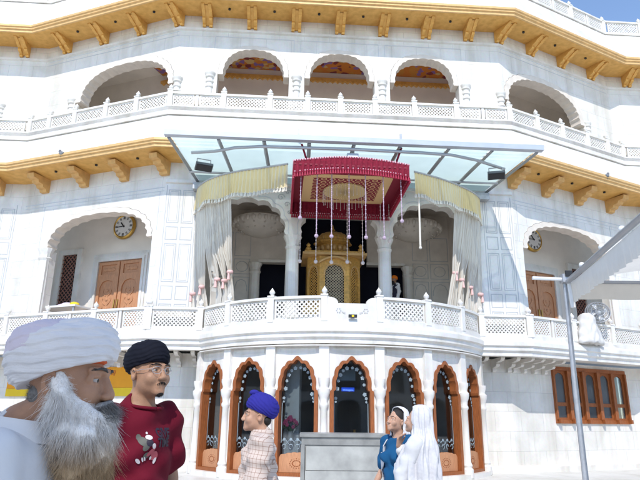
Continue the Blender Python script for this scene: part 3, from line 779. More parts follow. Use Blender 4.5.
# ---- first-floor arcade -------------------------------------------------------------
ZB, ZS, ZT = 3.74, 7.15, 9.62
cs = [AX - 3.0, AX, AX + 3.0]; ah = 1.27
xl, xr = -W + .3 * T12, W - .3 * T12
o_ = [(xl, ZB), (xl, ZT), (xr, ZT), (xr, ZB), (cs[2] + ah + .2, ZB), (cs[2] + ah + .2, ZS)]
for c in reversed(cs): o_ += [(c + ah, ZS)] + arch(c, ah, ZS, 8.38, 7, .07)[1:-1] + [(c - ah, ZS)]
o_ += [(cs[0] - ah - .2, ZS), (cs[0] - ah - .2, ZB)]
MB().plate([o_], .3, .75).build('arcade_wall', mp, temple, FRONT)
CP2 = [(.30, 0), (.30, .25), (.25, .32), (.225, .4), (.215, 2.0), (.205, 2.95), (.23, 3.0), (.25, 3.05), (.215, 3.1), (.22, 3.2), (.30, 3.38), (.30, 3.41)]
c2me = MB().lathe(CP2, seg=12).mesh('column', smooth=25); c2me.materials.append(mp)
for s in (cs[0] - 1.5 + .02, cs[0] + 1.5, cs[1] + 1.5, cs[2] + 1.5 - .02): column(FRONT, s, .52, ZB, 1, 'column', c2me)
# carved spandrels: scroll lines and rosettes
for c in cs:
    a = arch(c, ah + .10, ZS, 8.50, 7, .05); b = arch(c, ah + .125, ZS, 8.525, 7, .05)
    MB().plate([a + b[::-1]], .29, .302).build('inlay', M['inlay_soft'], temple, FRONT)
sc_ = MB()
for c in cs:
    for sg in (-1, 1):
        for i, (dx, dz, r) in enumerate(((1.08, 8.42, .13), (1.28, 8.18, .1), (.86, 8.62, .1), (1.3, 8.6, .09), (1.36, 7.9, .07))):
            pts = [(c + sg * (dx + r * (1 - t / 9) * math.cos(t)), .292, dz + r * (1 - t / 9) * math.sin(t)) for t in np.linspace(0, 2.6 * PI, 24)]
            sc_.tube(pts, .012, 5)
sc_.build('scroll_carving', M['inlay'], temple, FRONT)
MB().sweep([(xl, -D), (xr, -D)], [(.22, 8.78), (.3, 8.76), (.3, 8.9), (.22, 8.88)]).build('string_course', mp, temple)
# panelled piers left and right of the arcade
def pier_lines(F, x0, x1, y, m, rows=((8.55, 7.42), (7.3, 6.86), (6.74, 5.5), (5.38, 4.94), (4.82, 3.8))):
    pl = MB(); md = (x0 + x1) / 2
    for zt_, zb_ in rows:
        for a, b in ((x0 + .06, md - .04), (md + .04, x1 - .06)):
            rect_lines(pl, a, zb_, b, zt_, y, .022, .007)
            if zt_ - zb_ > .6: rect_lines(pl, a + .06, zb_ + .06, b - .06, zt_ - .06, y, .012, .005)
    pl.box(x0 - .01, x0 + .01, y - .006, y + .002, 3.8, 8.7); pl.box(x1 - .01, x1 + .01, y - .006, y + .002, 3.8, 8.7)
    return pl.build('inlay', m, temple, F)
for sd in (1, -1):
    a, b = sorted([sd * 4.72, sd * (W - .12)]); pier_lines(FRONT, a, b, .3, M['inlay'])
    pier_lines(OUT[sd], .12, 1.25, .3, M['inlay'])
    # wing walls with one broad cusped arch
    c, h2 = 2.62, 2.22
    hole = [(c + h2 - .25, ZB + .01), (c + h2 - .25, 6.9), (c + h2, 7.0)] + arch(c, h2, 7.0, 8.2, 13, .025)[1:-1] + [(c - h2, 7.0), (c - h2, ZB + .01)]
    wallplate('verandah_wall', [(.3 * T12, ZB), (L + .3 * T12, ZB), (L + .3 * T12, ZT), (.3 * T12, ZT)], [hole], .3, .7, WING[sd])
    archband(WING[sd], c, h2, 7.0, 8.2, 13, .025, .16, .285, .72)
    ln = MB(); ln.box(.1, 5.9, .29, .302, 8.62, 8.645); ln.box(.1, 5.9, .29, .302, 8.5, 8.515); ln.box(.25, .27, .29, .302, 7.2, 8.5); ln.box(5.0, 5.02, .29, .302, 7.0, 8.5); ln.build('inlay', M['inlay_soft'], temple, WING[sd])
    column(WING[sd], 4.78, .42, ZB, .95, 'column', c2me)
    MB().plate([[(-.3 * T12, ZB), (OUTLEN, ZB), (OUTLEN, ZT), (-.3 * T12, ZT)]], .3, .7).build('verandah_wall', mm, temple, OUT[sd])
    # verandah behind
    VD = 2.4
    MB().box(.2, 7.6, VD, VD + .25, ZB, ZT).build('verandah_back_wall', M['plaster'], temple, WING[sd])
    MB().box(.25, 6.6, .72, VD, 9.2, 9.3).build('verandah_ceiling', M['plaster'], temple, WING[sd])
    MB().box(.1, .25, .72, VD, ZB, 9.2).build('verandah_side_wall', M['plaster'], temple, WING[sd])
    # double door in a moulded stone frame
    F = WING[sd]; dx0, dx1, dz = DOOR[0], DOOR[1], DOOR[2]
    fr_ = MB()
    for j, (e_, t_) in enumerate(((.30, .05), (.2, .09), (.1, .12))):
        fr_.plate([[(dx0 - e_, ZB), (dx0 - e_, dz + e_), (dx1 + e_, dz + e_), (dx1 + e_, ZB), (dx1 + e_ - .1, ZB), (dx1 + e_ - .1, dz + e_ - .1), (dx0 - e_ + .1, dz + e_ - .1), (dx0 - e_ + .1, ZB)]], VD - t_, VD + .02)
    dr = MB().box(dx0, dx1, VD - .02, VD + .01, ZB, dz).build('double_door', M['door'], temple, F)
    fr_.build('door_frame', mp, dr, F)
    md = (dx0 + dx1) / 2
    for a, b in ((dx0 + .02, md - .03), (md + .03, dx1 - .02)):
        lf = MB(); w_ = b - a; zt = dz - .04
        z1_ = zt - .55
        hole1 = [(a + .12, z1_ + .1), (b - .12, z1_ + .1), (b - .12, zt - .1), (a + .12, zt - .1)]
        cc = (a + b) / 2; q = w_ / 2 - .12
        hole2 = [(cc + q, ZB + .35), (cc + q, z1_ - .5)] + arch(cc, q, z1_ - .5, z1_ - .12, 5, .05, 6)[1:-1] + [(cc - q, z1_ - .5), (cc - q, ZB + .35)]
        lf.plate([[(a, ZB + .02), (b, ZB + .02), (b, zt), (a, zt)], hole1, hole2], VD - .07, VD - .02)
        lo = lf.build('leaf', M['door'], dr, F)
        cv = MB()
        for i in range(5):
            zz = ZB + .6 + i * (z1_ - .9 - ZB - .4) / 4
            for s_ in (-1, 1):
                pts = [(cc + s_ * (.05 + .13 * math.sin(t / 2.2)), VD - .03, zz + .1 * t / 2) for t in np.linspace(0, 5, 8)]
                cv.tube(pts, .016, 5)
            cv.ball((cc, VD - .03, zz + .2), (.06, .025, .06), 8, 5)
        for i in range(3): cv.ball((a + .3 + i * (w_ - .6) / 2, VD - .03, (z1_ + zt) / 2), (.1, .025, .07), 8, 5)
        cv.build('carving', M['door'], dr, F)
        MB().tube([(md + math.copysign(.07, cc - md), VD - .1, 4.9), (md + math.copysign(.07, cc - md), VD - .13, 5.2), (md + math.copysign(.07, cc - md), VD - .1, 5.5)], .025).build('handle', M['brass'], dr, F)
    # lattice window beside the door
    a, b, zb, zt = LATW
    lw = MB().plate([[(a - .22, zb - .2), (b + .22, zb - .2), (b + .22, zt + .2), (a - .22, zt + .2)], [(a, zb), (b, zb), (b, zt), (a, zt)]], VD - .1, VD + .02).build('lattice_window', mp, temple, F)
    MB().box(a, b, VD - .01, VD + .005, zb, zt).build('backing', M['black'], lw, F)
    lm = MB(); H = zt - zb; n_ = 0
    for sg in (1, -1):
        x = a - H
        while x < b:
            p, q = max(x, a), min(x + H, b)
            if q - p > .03:
                e0, e1 = (p, zb + p - x), (q, zb + q - x)
                if sg < 0: e0, e1 = (a + b - e0[0], e0[1]), (a + b - e1[0], e1[1])
                lm.tube([(e0[0], VD - .03 - .01 * sg, e0[1]), (e1[0], VD - .03 - .01 * sg, e1[1])], .018, 5)
            x += .17
    lm.build('grille', M['terracotta'], lw, F)

# ---- inner hall -----------------------------------------------------------------------
HF = 4.85
MB().box(-5.6, 5.6, -.9, 4.3, ZB, HF).build('hall_dais', mp, temple)
MB().box(-5.6, 5.6, -1.87, 4.3, 9.2, 9.3).build('hall_ceiling', M['plaster_in'], temple)
for sd in (1, -1): MB().box(*sorted([sd * 4.55, sd * 4.75]), -1.86, 1.2, ZB, 9.2).build('hall_side_wall', M['plaster_in'], temple)
hz = 7.12
outl = [(-4.55, HF), (-4.55, 9.2), (4.55, 9.2), (4.55, HF), (2.75, HF), (2.75, hz), (1.35, hz), (1.35, 9.0), (-1.3, 9.0), (-1.3, hz), (-2.75, hz), (-2.75, HF)]
MB().plate([outl], 1.2, 1.45).build('hall_wall', M['plaster_in'], temple)
for x0_, x1_ in ((-2.75, -1.3), (1.35, 2.75)): MB().box(x0_ - .04, x1_ + .04, 1.1, 1.2, hz, hz + .1).build('lintel', mp, temple)
for x in (-2.9, 2.9): MB().lathe(CP2, seg=12).build('hall_pilaster', mp, temple, Matrix.Translation((x, 1.15, 4.0)) @ Matrix.Scale(.9, 4))
MB().box(-4.5, 4.5, 1.9, 2.0, HF, 9.2).build('dark_sheet', M['dark'], temple)  # dark sheet painted in for the unlit space behind the openings
pl = MB()
for x0_, x1_ in ((3.1, 3.7), (3.78, 4.5), (-3.7, -3.1), (-4.5, -3.78)):
    rect_lines(pl, x0_, 7.35, x1_, 8.3, 1.2, .025); rect_lines(pl, x0_, 6.65, x1_, 7.25, 1.2, .025); rect_lines(pl, x0_, 4.95, x1_, 6.55, 1.2, .025)
    cc = (x0_ + x1_) / 2
    pl.tube([(cc + .22 * math.cos(t), 1.195, 6.95 + .2 * math.sin(t)) for t in np.linspace(0, 2 * PI, 20)], .012, 5)
    A = arch(cc, (x1_ - x0_) / 2 - .07, 6.0, 6.45, 5, .05, 6); pl.tube([(p[0], 1.195, p[1]) for p in A], .012, 5)
pl.build('inlay', M['inlay'], temple)
for x in (-2.75, 3.1):
    lot = MB(); lot.lathe([(.02, -.55), (.3, -.52), (.6, -.40), (.85, -.25), (.98, -.10), (1.0, -.05), (1.0, .05), (.9, .1)], (x, .75, 8.55), 28)
    lo = lot.build('lotus_corbel', M['plaster_in'], temple, smooth=40)
    pt = MB()
    for i in range(28):
        a = 2 * PI * i / 28
        pt.ball((x + 1.01 * math.cos(a), .75 + 1.01 * math.sin(a), 8.46), (.075, .075, .11), 8, 6)
        if i % 2 == 0: 
            for r_, z_ in ((.9, 8.3), (.7, 8.18)): pt.ball((x + r_ * math.cos(a), .75 + r_ * math.sin(a), z_), (.04, .04, .04), 6, 5)
    pt.build('petal_band', M['plaster_in'], lo, smooth=60)
# ------------------------------------------------------------------ things on and around the temple (built in the building frame)
def bthing(name, label, cat, x, y, z, rz=0, group=None):
    p = loc(x, y, z); return empty(name, p, PHI + rz, label, cat, group)

# clocks
def clock(sd, label):
    F = WING[sd]; p = BW @ (F @ Vector((3.19, 2.39, 8.24)))
    ang = math.atan2(F[1][1], F[0][1]) - PI / 2
    t = empty('wall_clock', p, PHI + ang, label, 'clock', 'verandah clocks')
    Rx = Matrix.Rotation(PI / 2, 4, 'X')
    rim = MB().lathe([(.38, 0), (.47, 0), (.49, .04), (.47, .10), (.42, .13), (.385, .10)], seg=36)
    rim.build('rim', M['brass'], t, Rx, 40)
    MB().lathe([(.0, .05), (.385, .05), (.385, .108), (.0, .108)], seg=36).build('dial', M['dial'], t, Rx)
    nm = MB()
    for i in range(12):
        a = i * PI / 6; x, z = .32 * math.sin(a), .32 * math.cos(a)
        mt = Matrix.Translation((x, -.112, z)) @ Matrix.Rotation(a, 4, 'Y')
        for q in ((-.02, .02) if i % 3 else (-.03, 0, .03)): nm.box(q - .008, q + .008, -.004, .003, -.05, .05, mt)
    nm.build('numerals', M['black'], t)
    hd = MB()
    for a, l, w in ((R_(-40), .2, .02), (R_(-93), .3, .014)):
        mt = Matrix.Translation((0, -.122, 0)) @ Matrix.Rotation(a, 4, 'Y'); hd.box(-w, w, -.004, .004, -.05, l, mt)
    hd.ball((0, -.122, 0), .028, 10, 6)
    hd.build('hands', M['black'], t)
clock(-1, 'round brass wall clock above the double door in the verandah with the white table')
clock(1, 'round brass wall clock above the double door next to the grey lamp pole arm')

# ---- glass awning ---------------------------------------------------------------
aw = bthing('glass_awning', 'frosted aqua glass awning on steel rafters with blue grey gutter over the bay', 'awning', 0, 0, 0)
ZA = 8.85
def yf(x): return -5.62 + .03 * abs(x)
xs_ = [-5.1, -3.75, -2.5, -1.25, 0.0, 1.3, 2.7, 3.95, 5.25]
GX = 4.78
def back(x): return x * GX / 5.2
MB().box(-5.2, 5.38, -5.70, -5.52, ZA - .02, ZA + .13).build('gutter', M['gutter'], aw)
rf = [M['steel']]
for x in xs_:
    MB().tube([(x, -5.5, ZA - .02), (back(x), -2.18, ZA - .02)], .055, 4).build('rafter', M['grey_metal'], aw)
for y in (-3.35, -2.2): MB().tube([(-4.85, y, ZA - .09), (4.9, y, ZA - .09)], .035, 6).build('purlin', M['grey_metal'], aw)
for a, b in zip(xs_, xs_[1:]):
    MB().add([(a + .03, -5.5, ZA + .045), (b - .03, -5.5, ZA + .045), (back(b) - .03, -2.2, ZA + .045), (back(a) + .03, -2.2, ZA + .045),
              ], [(0, 1, 2, 3)]).build('glass_panel', M['awning_glass'], aw)
tp = [(-4.55, -4.95, 8.66), (-3.9, -5.05, 8.68), (-3.3, -5.3, 8.7), (-2.6, -5.44, 8.7), (0, -5.5, 8.7), (1.9, -5.46, 8.7), (2.8, -5.4, 8.7), (3.6, -5.15, 8.69), (4.6, -4.68, 8.66)]
MB().tube(tp, .045, 8).build('bent_tube', M['grey_metal'], aw, None, 60)
for x in (-1.55, 1.32): 
    MB().box(x - .03, x + .03, -5.62, -5.56, ZA + .13, ZA + .34).build('gutter_bracket', M['steel'], aw)
for x, y in ((-4.55, -2.5), (4.6, -2.5)):
    MB().box(x - .28, x + .28, y - .1, y + .16, ZA - .34, ZA - .12).build('end_bracket', M['steel'], aw)

def flood(x, y, sd, label):
    t = bthing('flood_light', label, 'flood light', x, y, 8.58, R_(18) * sd, 'flood lights under the glass awning'); t.scale = (.82, .82, .9)
    MB().box(-.3, .3, -.16, .16, -.26, -.17, Matrix.Rotation(R_(-24), 4, 'X')).build('housing', M['grey_metal'] if False else M['lamp_body'], t)
    MB().box(-.27, .27, -.14, .14, -.275, -.262, Matrix.Rotation(R_(-24), 4, 'X')).build('lamp_glass', M['black'], t)
    b = MB(); 
    for q in (-.24, .24): b.tube([(q, 0, .1), (q, -.02, -.18)], .018, 6)
    b.tube([(-.24, 0, .1), (.24, 0, .1)], .018, 6); b.build('bracket', M['steel'], t)
flood(-4.25, -4.5, 1, 'dark grey flood light hung above the gathered curtain with five ties')
flood(4.32, -4.72, -1, 'dark grey flood light at the end of the bent tube above the orange brackets')
t = bthing('box_lamp', 'small pale grey box lamp on the front edge of the crimson canopy', 'lamp', -.02, -5.36, 8.42)
MB().box(-.16, .16, -.06, .06, 0, .2).build('housing', M['grey_metal'], t); MB().box(-.14, .14, -.072, -.061, .02, .14).build('lamp_face', M['white_paint'], t)
MB().box(-.05, .05, -.03, .03, .2, .3).build('mount', M['steel'], t)

# ---- crimson canopy -----------------------------------------------------------------
cp = bthing('crimson_canopy', 'square crimson velvet canopy with gold medallion and bead strings before the shrine', 'canopy', 0, 0, 0)
CX0, CX1, CY0, CY1, CZ = -1.66, 1.56, -5.45, -2.48, 8.2
MB().box(CX0, CX1, CY0, CY1, CZ, CZ + .05).build('lining', M['canopy_lining'], cp)
MB().lathe([(0, 0), (.66, 0), (.66, .03), (0, .03)], (-.05, -3.62, CZ - .04), 48).build('medallion', M['pleated_gold'], cp)
def val(p, q, z1, zb, n, amp, nu=160, bow=0):
    p, q = Vector(p), Vector(q); d = (q - p); nrm = Vector((-d.y, d.x)).normalized()
    def f(u, v):
        a = amp * math.sin(u * n * 2 * PI) * (.3 + .7 * v) 
        b = p + d * u + nrm * a; bz = bow * math.sin(PI * u)
        return (b.x, b.y, z1 + bz + (zb - z1) * v)
    return f
for p, q, bw_, zb in (((CX0, CY0), (CX1, CY0), .16, -.26), ((CX0, CY1), (CX1, CY1), 0, -.40), ((CX0, CY0), (CX0, CY1), 0, -.30), ((CX1, CY0), (CX1, CY1), 0, -.30)):
    vv = MB().grid(val(p, q, CZ + .14, CZ + zb, 22, .03, bow=bw_), 160, 6); o = vv.build('valance', M['crimson'], cp, None, 180)
    fr_ = MB(); d = Vector(q) - Vector(p); n = 46
    for i in range(n):
        u = (i + .5) / n; b = Vector(p) + d * u; bz = bw_ * math.sin(PI * u)
        fr_.lathe([(.008, .02), (.028, 0), (.022, -.03), (.036, -.13), (.004, -.135)], (b.x, b.y, CZ + zb + bz + .02), 6)
    fr_.build('fringe', M['crimson_fringe'], o)
    tr = MB()
    for i in range(n):
        u = (i + .5) / n; b = Vector(p) + d * u; bz = bw_ * math.sin(PI * u); tr.ball((b.x, b.y, CZ + zb + bz + .05), .022, 6, 4); tr.ball((b.x, b.y, CZ + .12 + bz), .03, 6, 4)
    tr.build('pearl_trim', M['pink'] if False else M['rose_bead'], o)
fb = MB()
for i in range(34):
    a = 2 * PI * i / 34; x, y = -.05 + .67 * math.cos(a), -3.62 + .67 * math.sin(a)
    fb.tube([(x, y, CZ - .03), (x, y, CZ - .32 - .05 * (i % 2))], .006, 4)
    fb.ball((x, y, CZ - .34 - .05 * (i % 2)), .014, 6, 4)
fb.build('medallion_fringe', M['bead'], cp)
def string(x, y, zb, beads=.035, mat_='lilac_bead'):
    m_ = MB(); m_.tube([(x, y, CZ), (x, y, zb)], .011, 5); z = CZ - .1
    while z > zb: m_.ball((x, y, z), .022, 6, 4); z -= .12
    m_.ball((x, y, zb), beads * 1.6, 8, 6); m_.build('bead_string', M[mat_], cp)
for x in (-1.45, -1.0, -.59, -.11, .35, .85, 1.35): string(x, -5.25, 6.22 + .5 * (abs(x) > 1.2))
for x, zb in ((-1.35, 6.2), (-.85, 6.2), (-.36, 6.2), (.14, 6.22), (.63, 6.2), (1.22, 7.05), (1.5, 6.95)): string(x, -2.62, zb, .04, 'bead')
for x in (-1.3, 1.21): MB().tube([(x, -5.3, CZ + .2), (x * 1.12, -5.45, ZA - .02)], .03, 6).build('support_rod', M['crimson'], cp)
for x in (-1.3, 1.21): MB().tube([(x, -2.7, CZ + .04), (x * 1.1, -2.75, ZA - .02)], .03, 6).build('support_rod', M['crimson'], cp)

# ---- curtains and valances on a curved rail ---------------------------------------------
def polyline(P):
    P = [Vector(p) for p in P]; S = [0.]
    for a, b in zip(P, P[1:]): S.append(S[-1] + (b - a).length)
    def f(u):
        t = u * S[-1]
        for i in range(len(P) - 1):
            if t <= S[i + 1] or i == len(P) - 2:
                w_ = (t - S[i]) / (S[i + 1] - S[i]); d = (P[i + 1] - P[i]).normalized(); return P[i].lerp(P[i + 1], w_), Vector((-d.y, d.x))
    return f, S[-1]
def smooth_pl(P, it=3):
    for _ in range(it):
        q = [P[0]]
        for a, b in zip(P, P[1:]): q += [tuple(.75 * x + .25 * y for x, y in zip(a, b)), tuple(.25 * x + .75 * y for x, y in zip(a, b))]
        P = q + [P[-1]]
    return P
LP = smooth_pl([(-4.72, -2.36), (-4.62, -2.85), (-4.05, -3.65), (-3.2, -4.2), (-2.5, -4.48), (-1.82, -4.8)])
RP = smooth_pl([(4.6, -2.36), (4.5, -2.75), (3.85, -3.45), (2.85, -4.15), (2.3, -4.42), (1.9, -4.6)])
for P, side in ((LP, -1), (RP, 1)):
    f, Ln = polyline(P)
    lab = 'pale yellow fringed valance over the curtain with five ties' if side < 0 else 'pale yellow fringed valance from canopy edge to the pier with the blue shaded panels'
    g = bthing('fringed_valance', lab, 'valance', 0, 0, 0, 0, 'yellow valances')
    ph = rng.uniform(0, 6, 8)
    def vf(u, v):
        p, n = f(u)
        w_ = .035 * math.sin(u * 70 * PI + 1.3 * math.sin(u * 17 + ph[0])) * (.25 + .75 * v) + .05 * math.sin(u * 19 + ph[1]) * v
        zt = 8.52; return (p.x + n.x * w_, p.y + n.y * w_, zt - .74 * v - .03 * math.sin(u * 23 + ph[2]) * v)
    MB().grid(vf, 420, 8).build('cloth', M['valance'], g, None, 180)
    fr_ = MB()
    for i in range(110):
        u = (i + .5) / 110; x, y, z = vf(u, 1); fr_.lathe([(.012, .01), (.022, 0), (.012, -.02), (.026, -.11), (.004, -.115)], (x, y, z), 5)
    fr_.build('fringe', M['cream'], g)
    MB().tube([(p[0], p[1], 8.5) for p in P], .03, 6).build('curtain_rail', M['steel'], g)
def tuck(x, y, z):
    """below the ties the cloth hangs behind the balcony rail"""
    s = max(0., min(1., (6.2 - z) / 1.2)); r = math.hypot(x, y)
    if abs(x) > 4.0: tx, ty = x, max(y, -2.53)
    else: q = min(1, 4.76 / r); tx, ty = x * q, y * q
    return (x + (tx - x) * s, y + (ty - y) * s, z)
def vt_(zt, zb): return (7.95 - zt) / (7.95 - zb)
def curtain(P, u0, u1, ut, zt, label, grp, side, flare=.2, seed=0, zb=4.05):
    f, Ln = polyline(P); r = random.Random(seed)
    t = bthing('gathered_curtain', label, 'curtain', 0, 0, 0, 0, grp)
    wtop = (u1 - u0) * Ln; nf = max(3, round(wtop / .105)); ph = r.uniform(0, 6)
    def cf(u, v):
        z = 7.95 + (zb - 7.95) * v; vt = (7.95 - zt) / (7.95 - zb)
        if v < vt:
            q = v / vt; w_ = 1.12 - .80 * q ** 2.3; cu = (u0 + u1) / 2 + (ut - (u0 + u1) / 2) * q ** 1.6
        else:
            q = (v - vt) / (1 - vt); w_ = .32 + .62 * min(1, q * 1.5) ** .8; cu = ut
        uu = cu + (u - .5) * (u1 - u0) * w_
        p, n = f(max(0, min(1, uu))); am = (.035 + .055 * (1 - w_)) * (1.0 if v > .02 else .6)
        if n.y < 0: n = -n
        a = am * math.sin(u * nf * 2 * PI + ph) + .025 * math.sin(u * 7 + v * 5 + ph)
        a = .10 + .62 * v - a
        g_ = max(.15, min(1, (4.75 - abs(p.x)) / .7)); return tuck(p.x + n.x * a * g_, min(p.y + n.y * a * g_, -2.40), z)
    MB().grid(cf, nf * 10, 44).build('drape', M['curtain'], t, None, 180)
    p, n = f(ut); n = -n if n.y < 0 else n; k = .10 + .62 * vt_(zt, zb); p = p + n * k * max(.15, min(1, (4.75 - abs(p.x)) / .7)); q_ = tuck(p.x, min(p.y, -2.40), zt); p = Vector(q_[:2])
    tie = MB(); tie.lathe([(.06, -.05), (.09, -.04), (.10, 0), (.09, .04), (.06, .05)], (p.x, p.y, zt), 12)
    tie.build('tie_band', M['pink'], t, None, 60)
    ts = MB(); bx, by = p.x - n.x * .05, p.y - n.y * .05
    ts.lathe([(.01, .02), (.035, -.02), (.03, -.05), (.05, -.24), (.02, -.25)], (bx, by, zt), 8); ts.build('tassel', M['pink'], t, None, 60)
LG = 'gathered curtains left of the shrine'; RG = 'gathered curtains right of the shrine'
lsp = [(.0, .11, .07, 5.1), (.10, .23, .18, 5.3), (.22, .33, .285, 5.45), (.31, .42, .375, 5.38), (.40, .52, .46, 5.6)]
lbl = ['outermost gathered white curtain on the pier with pink tie, next to the sunlit white panels', 'second gathered white curtain from the sunlit panelled pier', 'middle one of five gathered white curtains left of the shrine', 'gathered white curtain with low pink tie just behind the innermost left one', 'innermost left gathered curtain, its pink tie beside the open arch']
for i, ((a, b, c, z), l) in enumerate(zip(lsp, lbl)): curtain(LP, a, b, c, z, l, LG, -1, seed=i)
rsp = [(.0, .12, .08, 5.3), (.11, .25, .20, 5.5), (.24, .37, .32, 5.65), (.36, .50, .44, 5.8)]
rlb = ['outermost right gathered curtain hanging against the blue shaded pier', 'gathered white curtain with pink tie second from the blue shaded pier', 'gathered white curtain with pink tie second from the open right arch', 'innermost right gathered curtain flaring white beside the panelled hall wall']
for i, ((a, b, c, z), l) in enumerate(zip(rsp, rlb)): curtain(RP, a, b, c, z, l, RG, 1, seed=20 + i)
t = bthing('hanging_cord', 'white lace cord hanging straight down between crimson canopy and right valance', 'cord', 2.02, -4.5, 0)
m_ = MB(); m_.tube([(0, 0, 8.5), (.01, 0, 7.4), (0, 0, 6.25)], [.022, .026, .03], 8); m_.ball((0, 0, 6.2), .045); m_.build('cord', M['cream'], t, None, 60)

# ---- golden shrine ---------------------------------------------------------------------
sh = bthing('golden_shrine', 'gilded shrine with domed top and three lattice arches inside the hall', 'shrine', -.07, .15, HF)
g = M['gold_dark']; sh.scale = (1, 1, .94)
MB().box(-1.08, 1.08, -.75, .75, 0, .35).build('plinth', g, sh)
def oct(r, c=.45): return [(-r, -r * c), (-r * c - .1, -r * .8), (r * c + .1, -r * .8), (r, -r * c), (r, r * c), (r * c + .1, r * .8), (-r * c - .1, r * .8), (-r, r * c)]
def lattice_arch(x0, x1, za, zb, cxm, F):
    pass
faces = [((-.93, -.42), (-.52, -.74)), ((-.52, -.74), (.52, -.74)), ((.52, -.74), (.93, -.42))]
bod = MB()
for i, (p, q) in enumerate(faces):
    P, Q = Vector(p), Vector(q); d = (Q - P); ln = d.length; d.normalize(); n = Vector((-d.y, d.x))
    F = fr((d.x, d.y), (n.x, n.y), (P.x, P.y)); ww = ln / 2; ah_ = ww - (.19 if i == 1 else .1)
    hole = [(ww + ah_, .35), (ww + ah_, 1.45)] + arch(ww, ah_, 1.45, 1.86 if i == 1 else 1.8, 5, .05, 6)[1:-1] + [(ww - ah_, 1.45), (ww - ah_, .35)]
    s0 = MB().plate([[(0, .355), (ln, .355), (ln, 2.25), (0, 2.25)], [(x, z + .06) for x, z in hole]], 0, .08); bod.add([F @ Vector(v) for v in s0.v], s0.f)
    gl_ = MB(); H = 1.55
    for sg in (1, -1):
        x = ww - ah_ - H
        while x < ww + ah_:
            a, b = max(x, ww - ah_), min(x + H, ww + ah_)
            if b - a > .02:
                e0, e1 = (a, .4 + a - x), (b, .4 + b - x)
                if sg < 0: e0, e1 = (2 * ww - e0[0], e0[1]), (2 * ww - e1[0], e1[1])
                gl_.tube([(e0[0], .05, e0[1]), (e1[0], .05, e1[1])], .016, 4)
            x += .105
    gl_.build('grille', M['pale_grille'] if i == 1 else g, sh, F)
    a_ = arch(ww, ah_ + .05, 1.5, (1.86 if i == 1 else 1.8) + .12, 5, .05, 6); b_ = arch(ww, ah_ + .01, 1.5, (1.86 if i == 1 else 1.8) + .07, 5, .05, 6)
    MB().plate([a_ + b_[::-1]], -.02, .0).build('arch_trim', M['gold_pale'], sh, F)
    if i == 1:
        bw_ = [(t, 2.02 + .2 * math.sin(PI * (t / ln))) for t in np.linspace(-.05, ln + .05, 20)]
        MB().plate([bw_ + [(x, z - .07) for x, z in bw_[::-1]]], -.16, .0).build('curved_eave', M['gold_pale'], sh, F)
bod.add([(x, y, z) for z in (.355, 2.25) for x, y in ((-.93, -.42), (-.93, .74), (.93, .74), (.93, -.42))], [(0, 1, 5, 4), (1, 2, 6, 5), (2, 3, 7, 6)])
bod.build('body', g, sh)
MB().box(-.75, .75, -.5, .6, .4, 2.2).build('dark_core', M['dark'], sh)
MB().box(-1.12, 1.12, -.92, .9, 2.252, 2.34).build('cornice', M['gold_pale'], sh); MB().box(-1.05, 1.05, -.85, .85, 2.342, 2.42).build('cornice', g, sh)
for sx_ in (-1, 1): MB().lathe([(.06, 0), (.1, .05), (.1, .1), (.05, .16), (.08, .22), (.02, .3)], (sx_ * .92, -.75, 2.42), 10).build('corner_finial', g, sh, None, 50)
MB().lathe([(.62, 2.42), (.62, 2.47), (.55, 2.5), (.53, 2.82), (.6, 2.85), (.7, 2.9), (.7, 2.95), (.58, 2.97)], (0, 0, 0), 8).build('drum', g, sh)
dc = MB()
for i in range(16):
    a = 2 * PI * i / 16; dc.ball((.55 * math.cos(a), .55 * math.sin(a), 2.66), (.08, .08, .12), 8, 6)
dc.build('drum_ornament', M['gold_pale'], sh, None, 60)
MB().lathe([(.57, 2.97), (.62, 3.05), (.58, 3.17), (.42, 3.3), (.2, 3.38), (.08, 3.41), (.05, 3.46), (.09, 3.5), (.04, 3.56), (.015, 3.72)], (0, 0, 0), 28).build('dome', g, sh, None, 45)
dr_ = MB()
for i in range(14):
    a = 2 * PI * i / 14; dr_.tube([((.6 - .0) * math.cos(a), .6 * math.sin(a), 3.0), (.61 * math.cos(a), .61 * math.sin(a), 3.1), (.45 * math.cos(a), .45 * math.sin(a), 3.29), (.12 * math.cos(a), .12 * math.sin(a), 3.4)], .018, 5)
dr_.build('dome_ribs', M['gold_pale'], sh)

# ---- things in the windows -----------------------------------------------------------------
F = BW @ bayf(-2 * HA)
def fthing(name, label, cat, F, s, off, z, grp=None):
    return empty(name, F @ Vector((s, off, z)), math.atan2(F[1][1], F[0][1]) - PI / 2, label, cat, grp)
t = fthing('flower_bouquet', 'pink flower bouquet in a vase behind the window left of the marble block', 'bouquet', F, -.27, .42, .9)
MB().lathe([(.06, 0), (.09, .1), (.06, .22), (.08, .28)], seg=12).build('vase', M['steel'], t, None, 50)
fl = MB(); r = random.Random(3)
for i in range(26):
    a, b = r.uniform(0, 2 * PI), r.uniform(0, 1); c = (.2 * b * math.cos(a), .2 * b * math.sin(a), .42 + .2 * (1 - b * b) + r.uniform(-.03, .03))
    for k in range(6):
        q = 2 * PI * k / 6; fl.ball((c[0] + .03 * math.cos(q), c[1] + .015 * math.sin(q), c[2] + .03 * math.sin(q)), (.022, .014, .022), 6, 4)
fl.build('blossoms', M['magenta'], t)
lf = MB()
for i in range(22):
    a = r.uniform(0, 2 * PI); lf.tube([(0, 0, .25), (.1 * math.cos(a), .1 * math.sin(a), .38), (.24 * math.cos(a), .24 * math.sin(a), .44 + r.uniform(-.1, .1))], [.006, .028, .003], 4)
lf.build('leaves', M['leaf'], t)
F = BW @ bayf(0)
t = fthing('led_sign', 'blue lit sign with pale letters inside the central window', 'sign', F, -.06, .34, 2.24)
MB().box(-.17, .17, 0, .04, -.035, .065).build('panel', M['led_blue'], t)
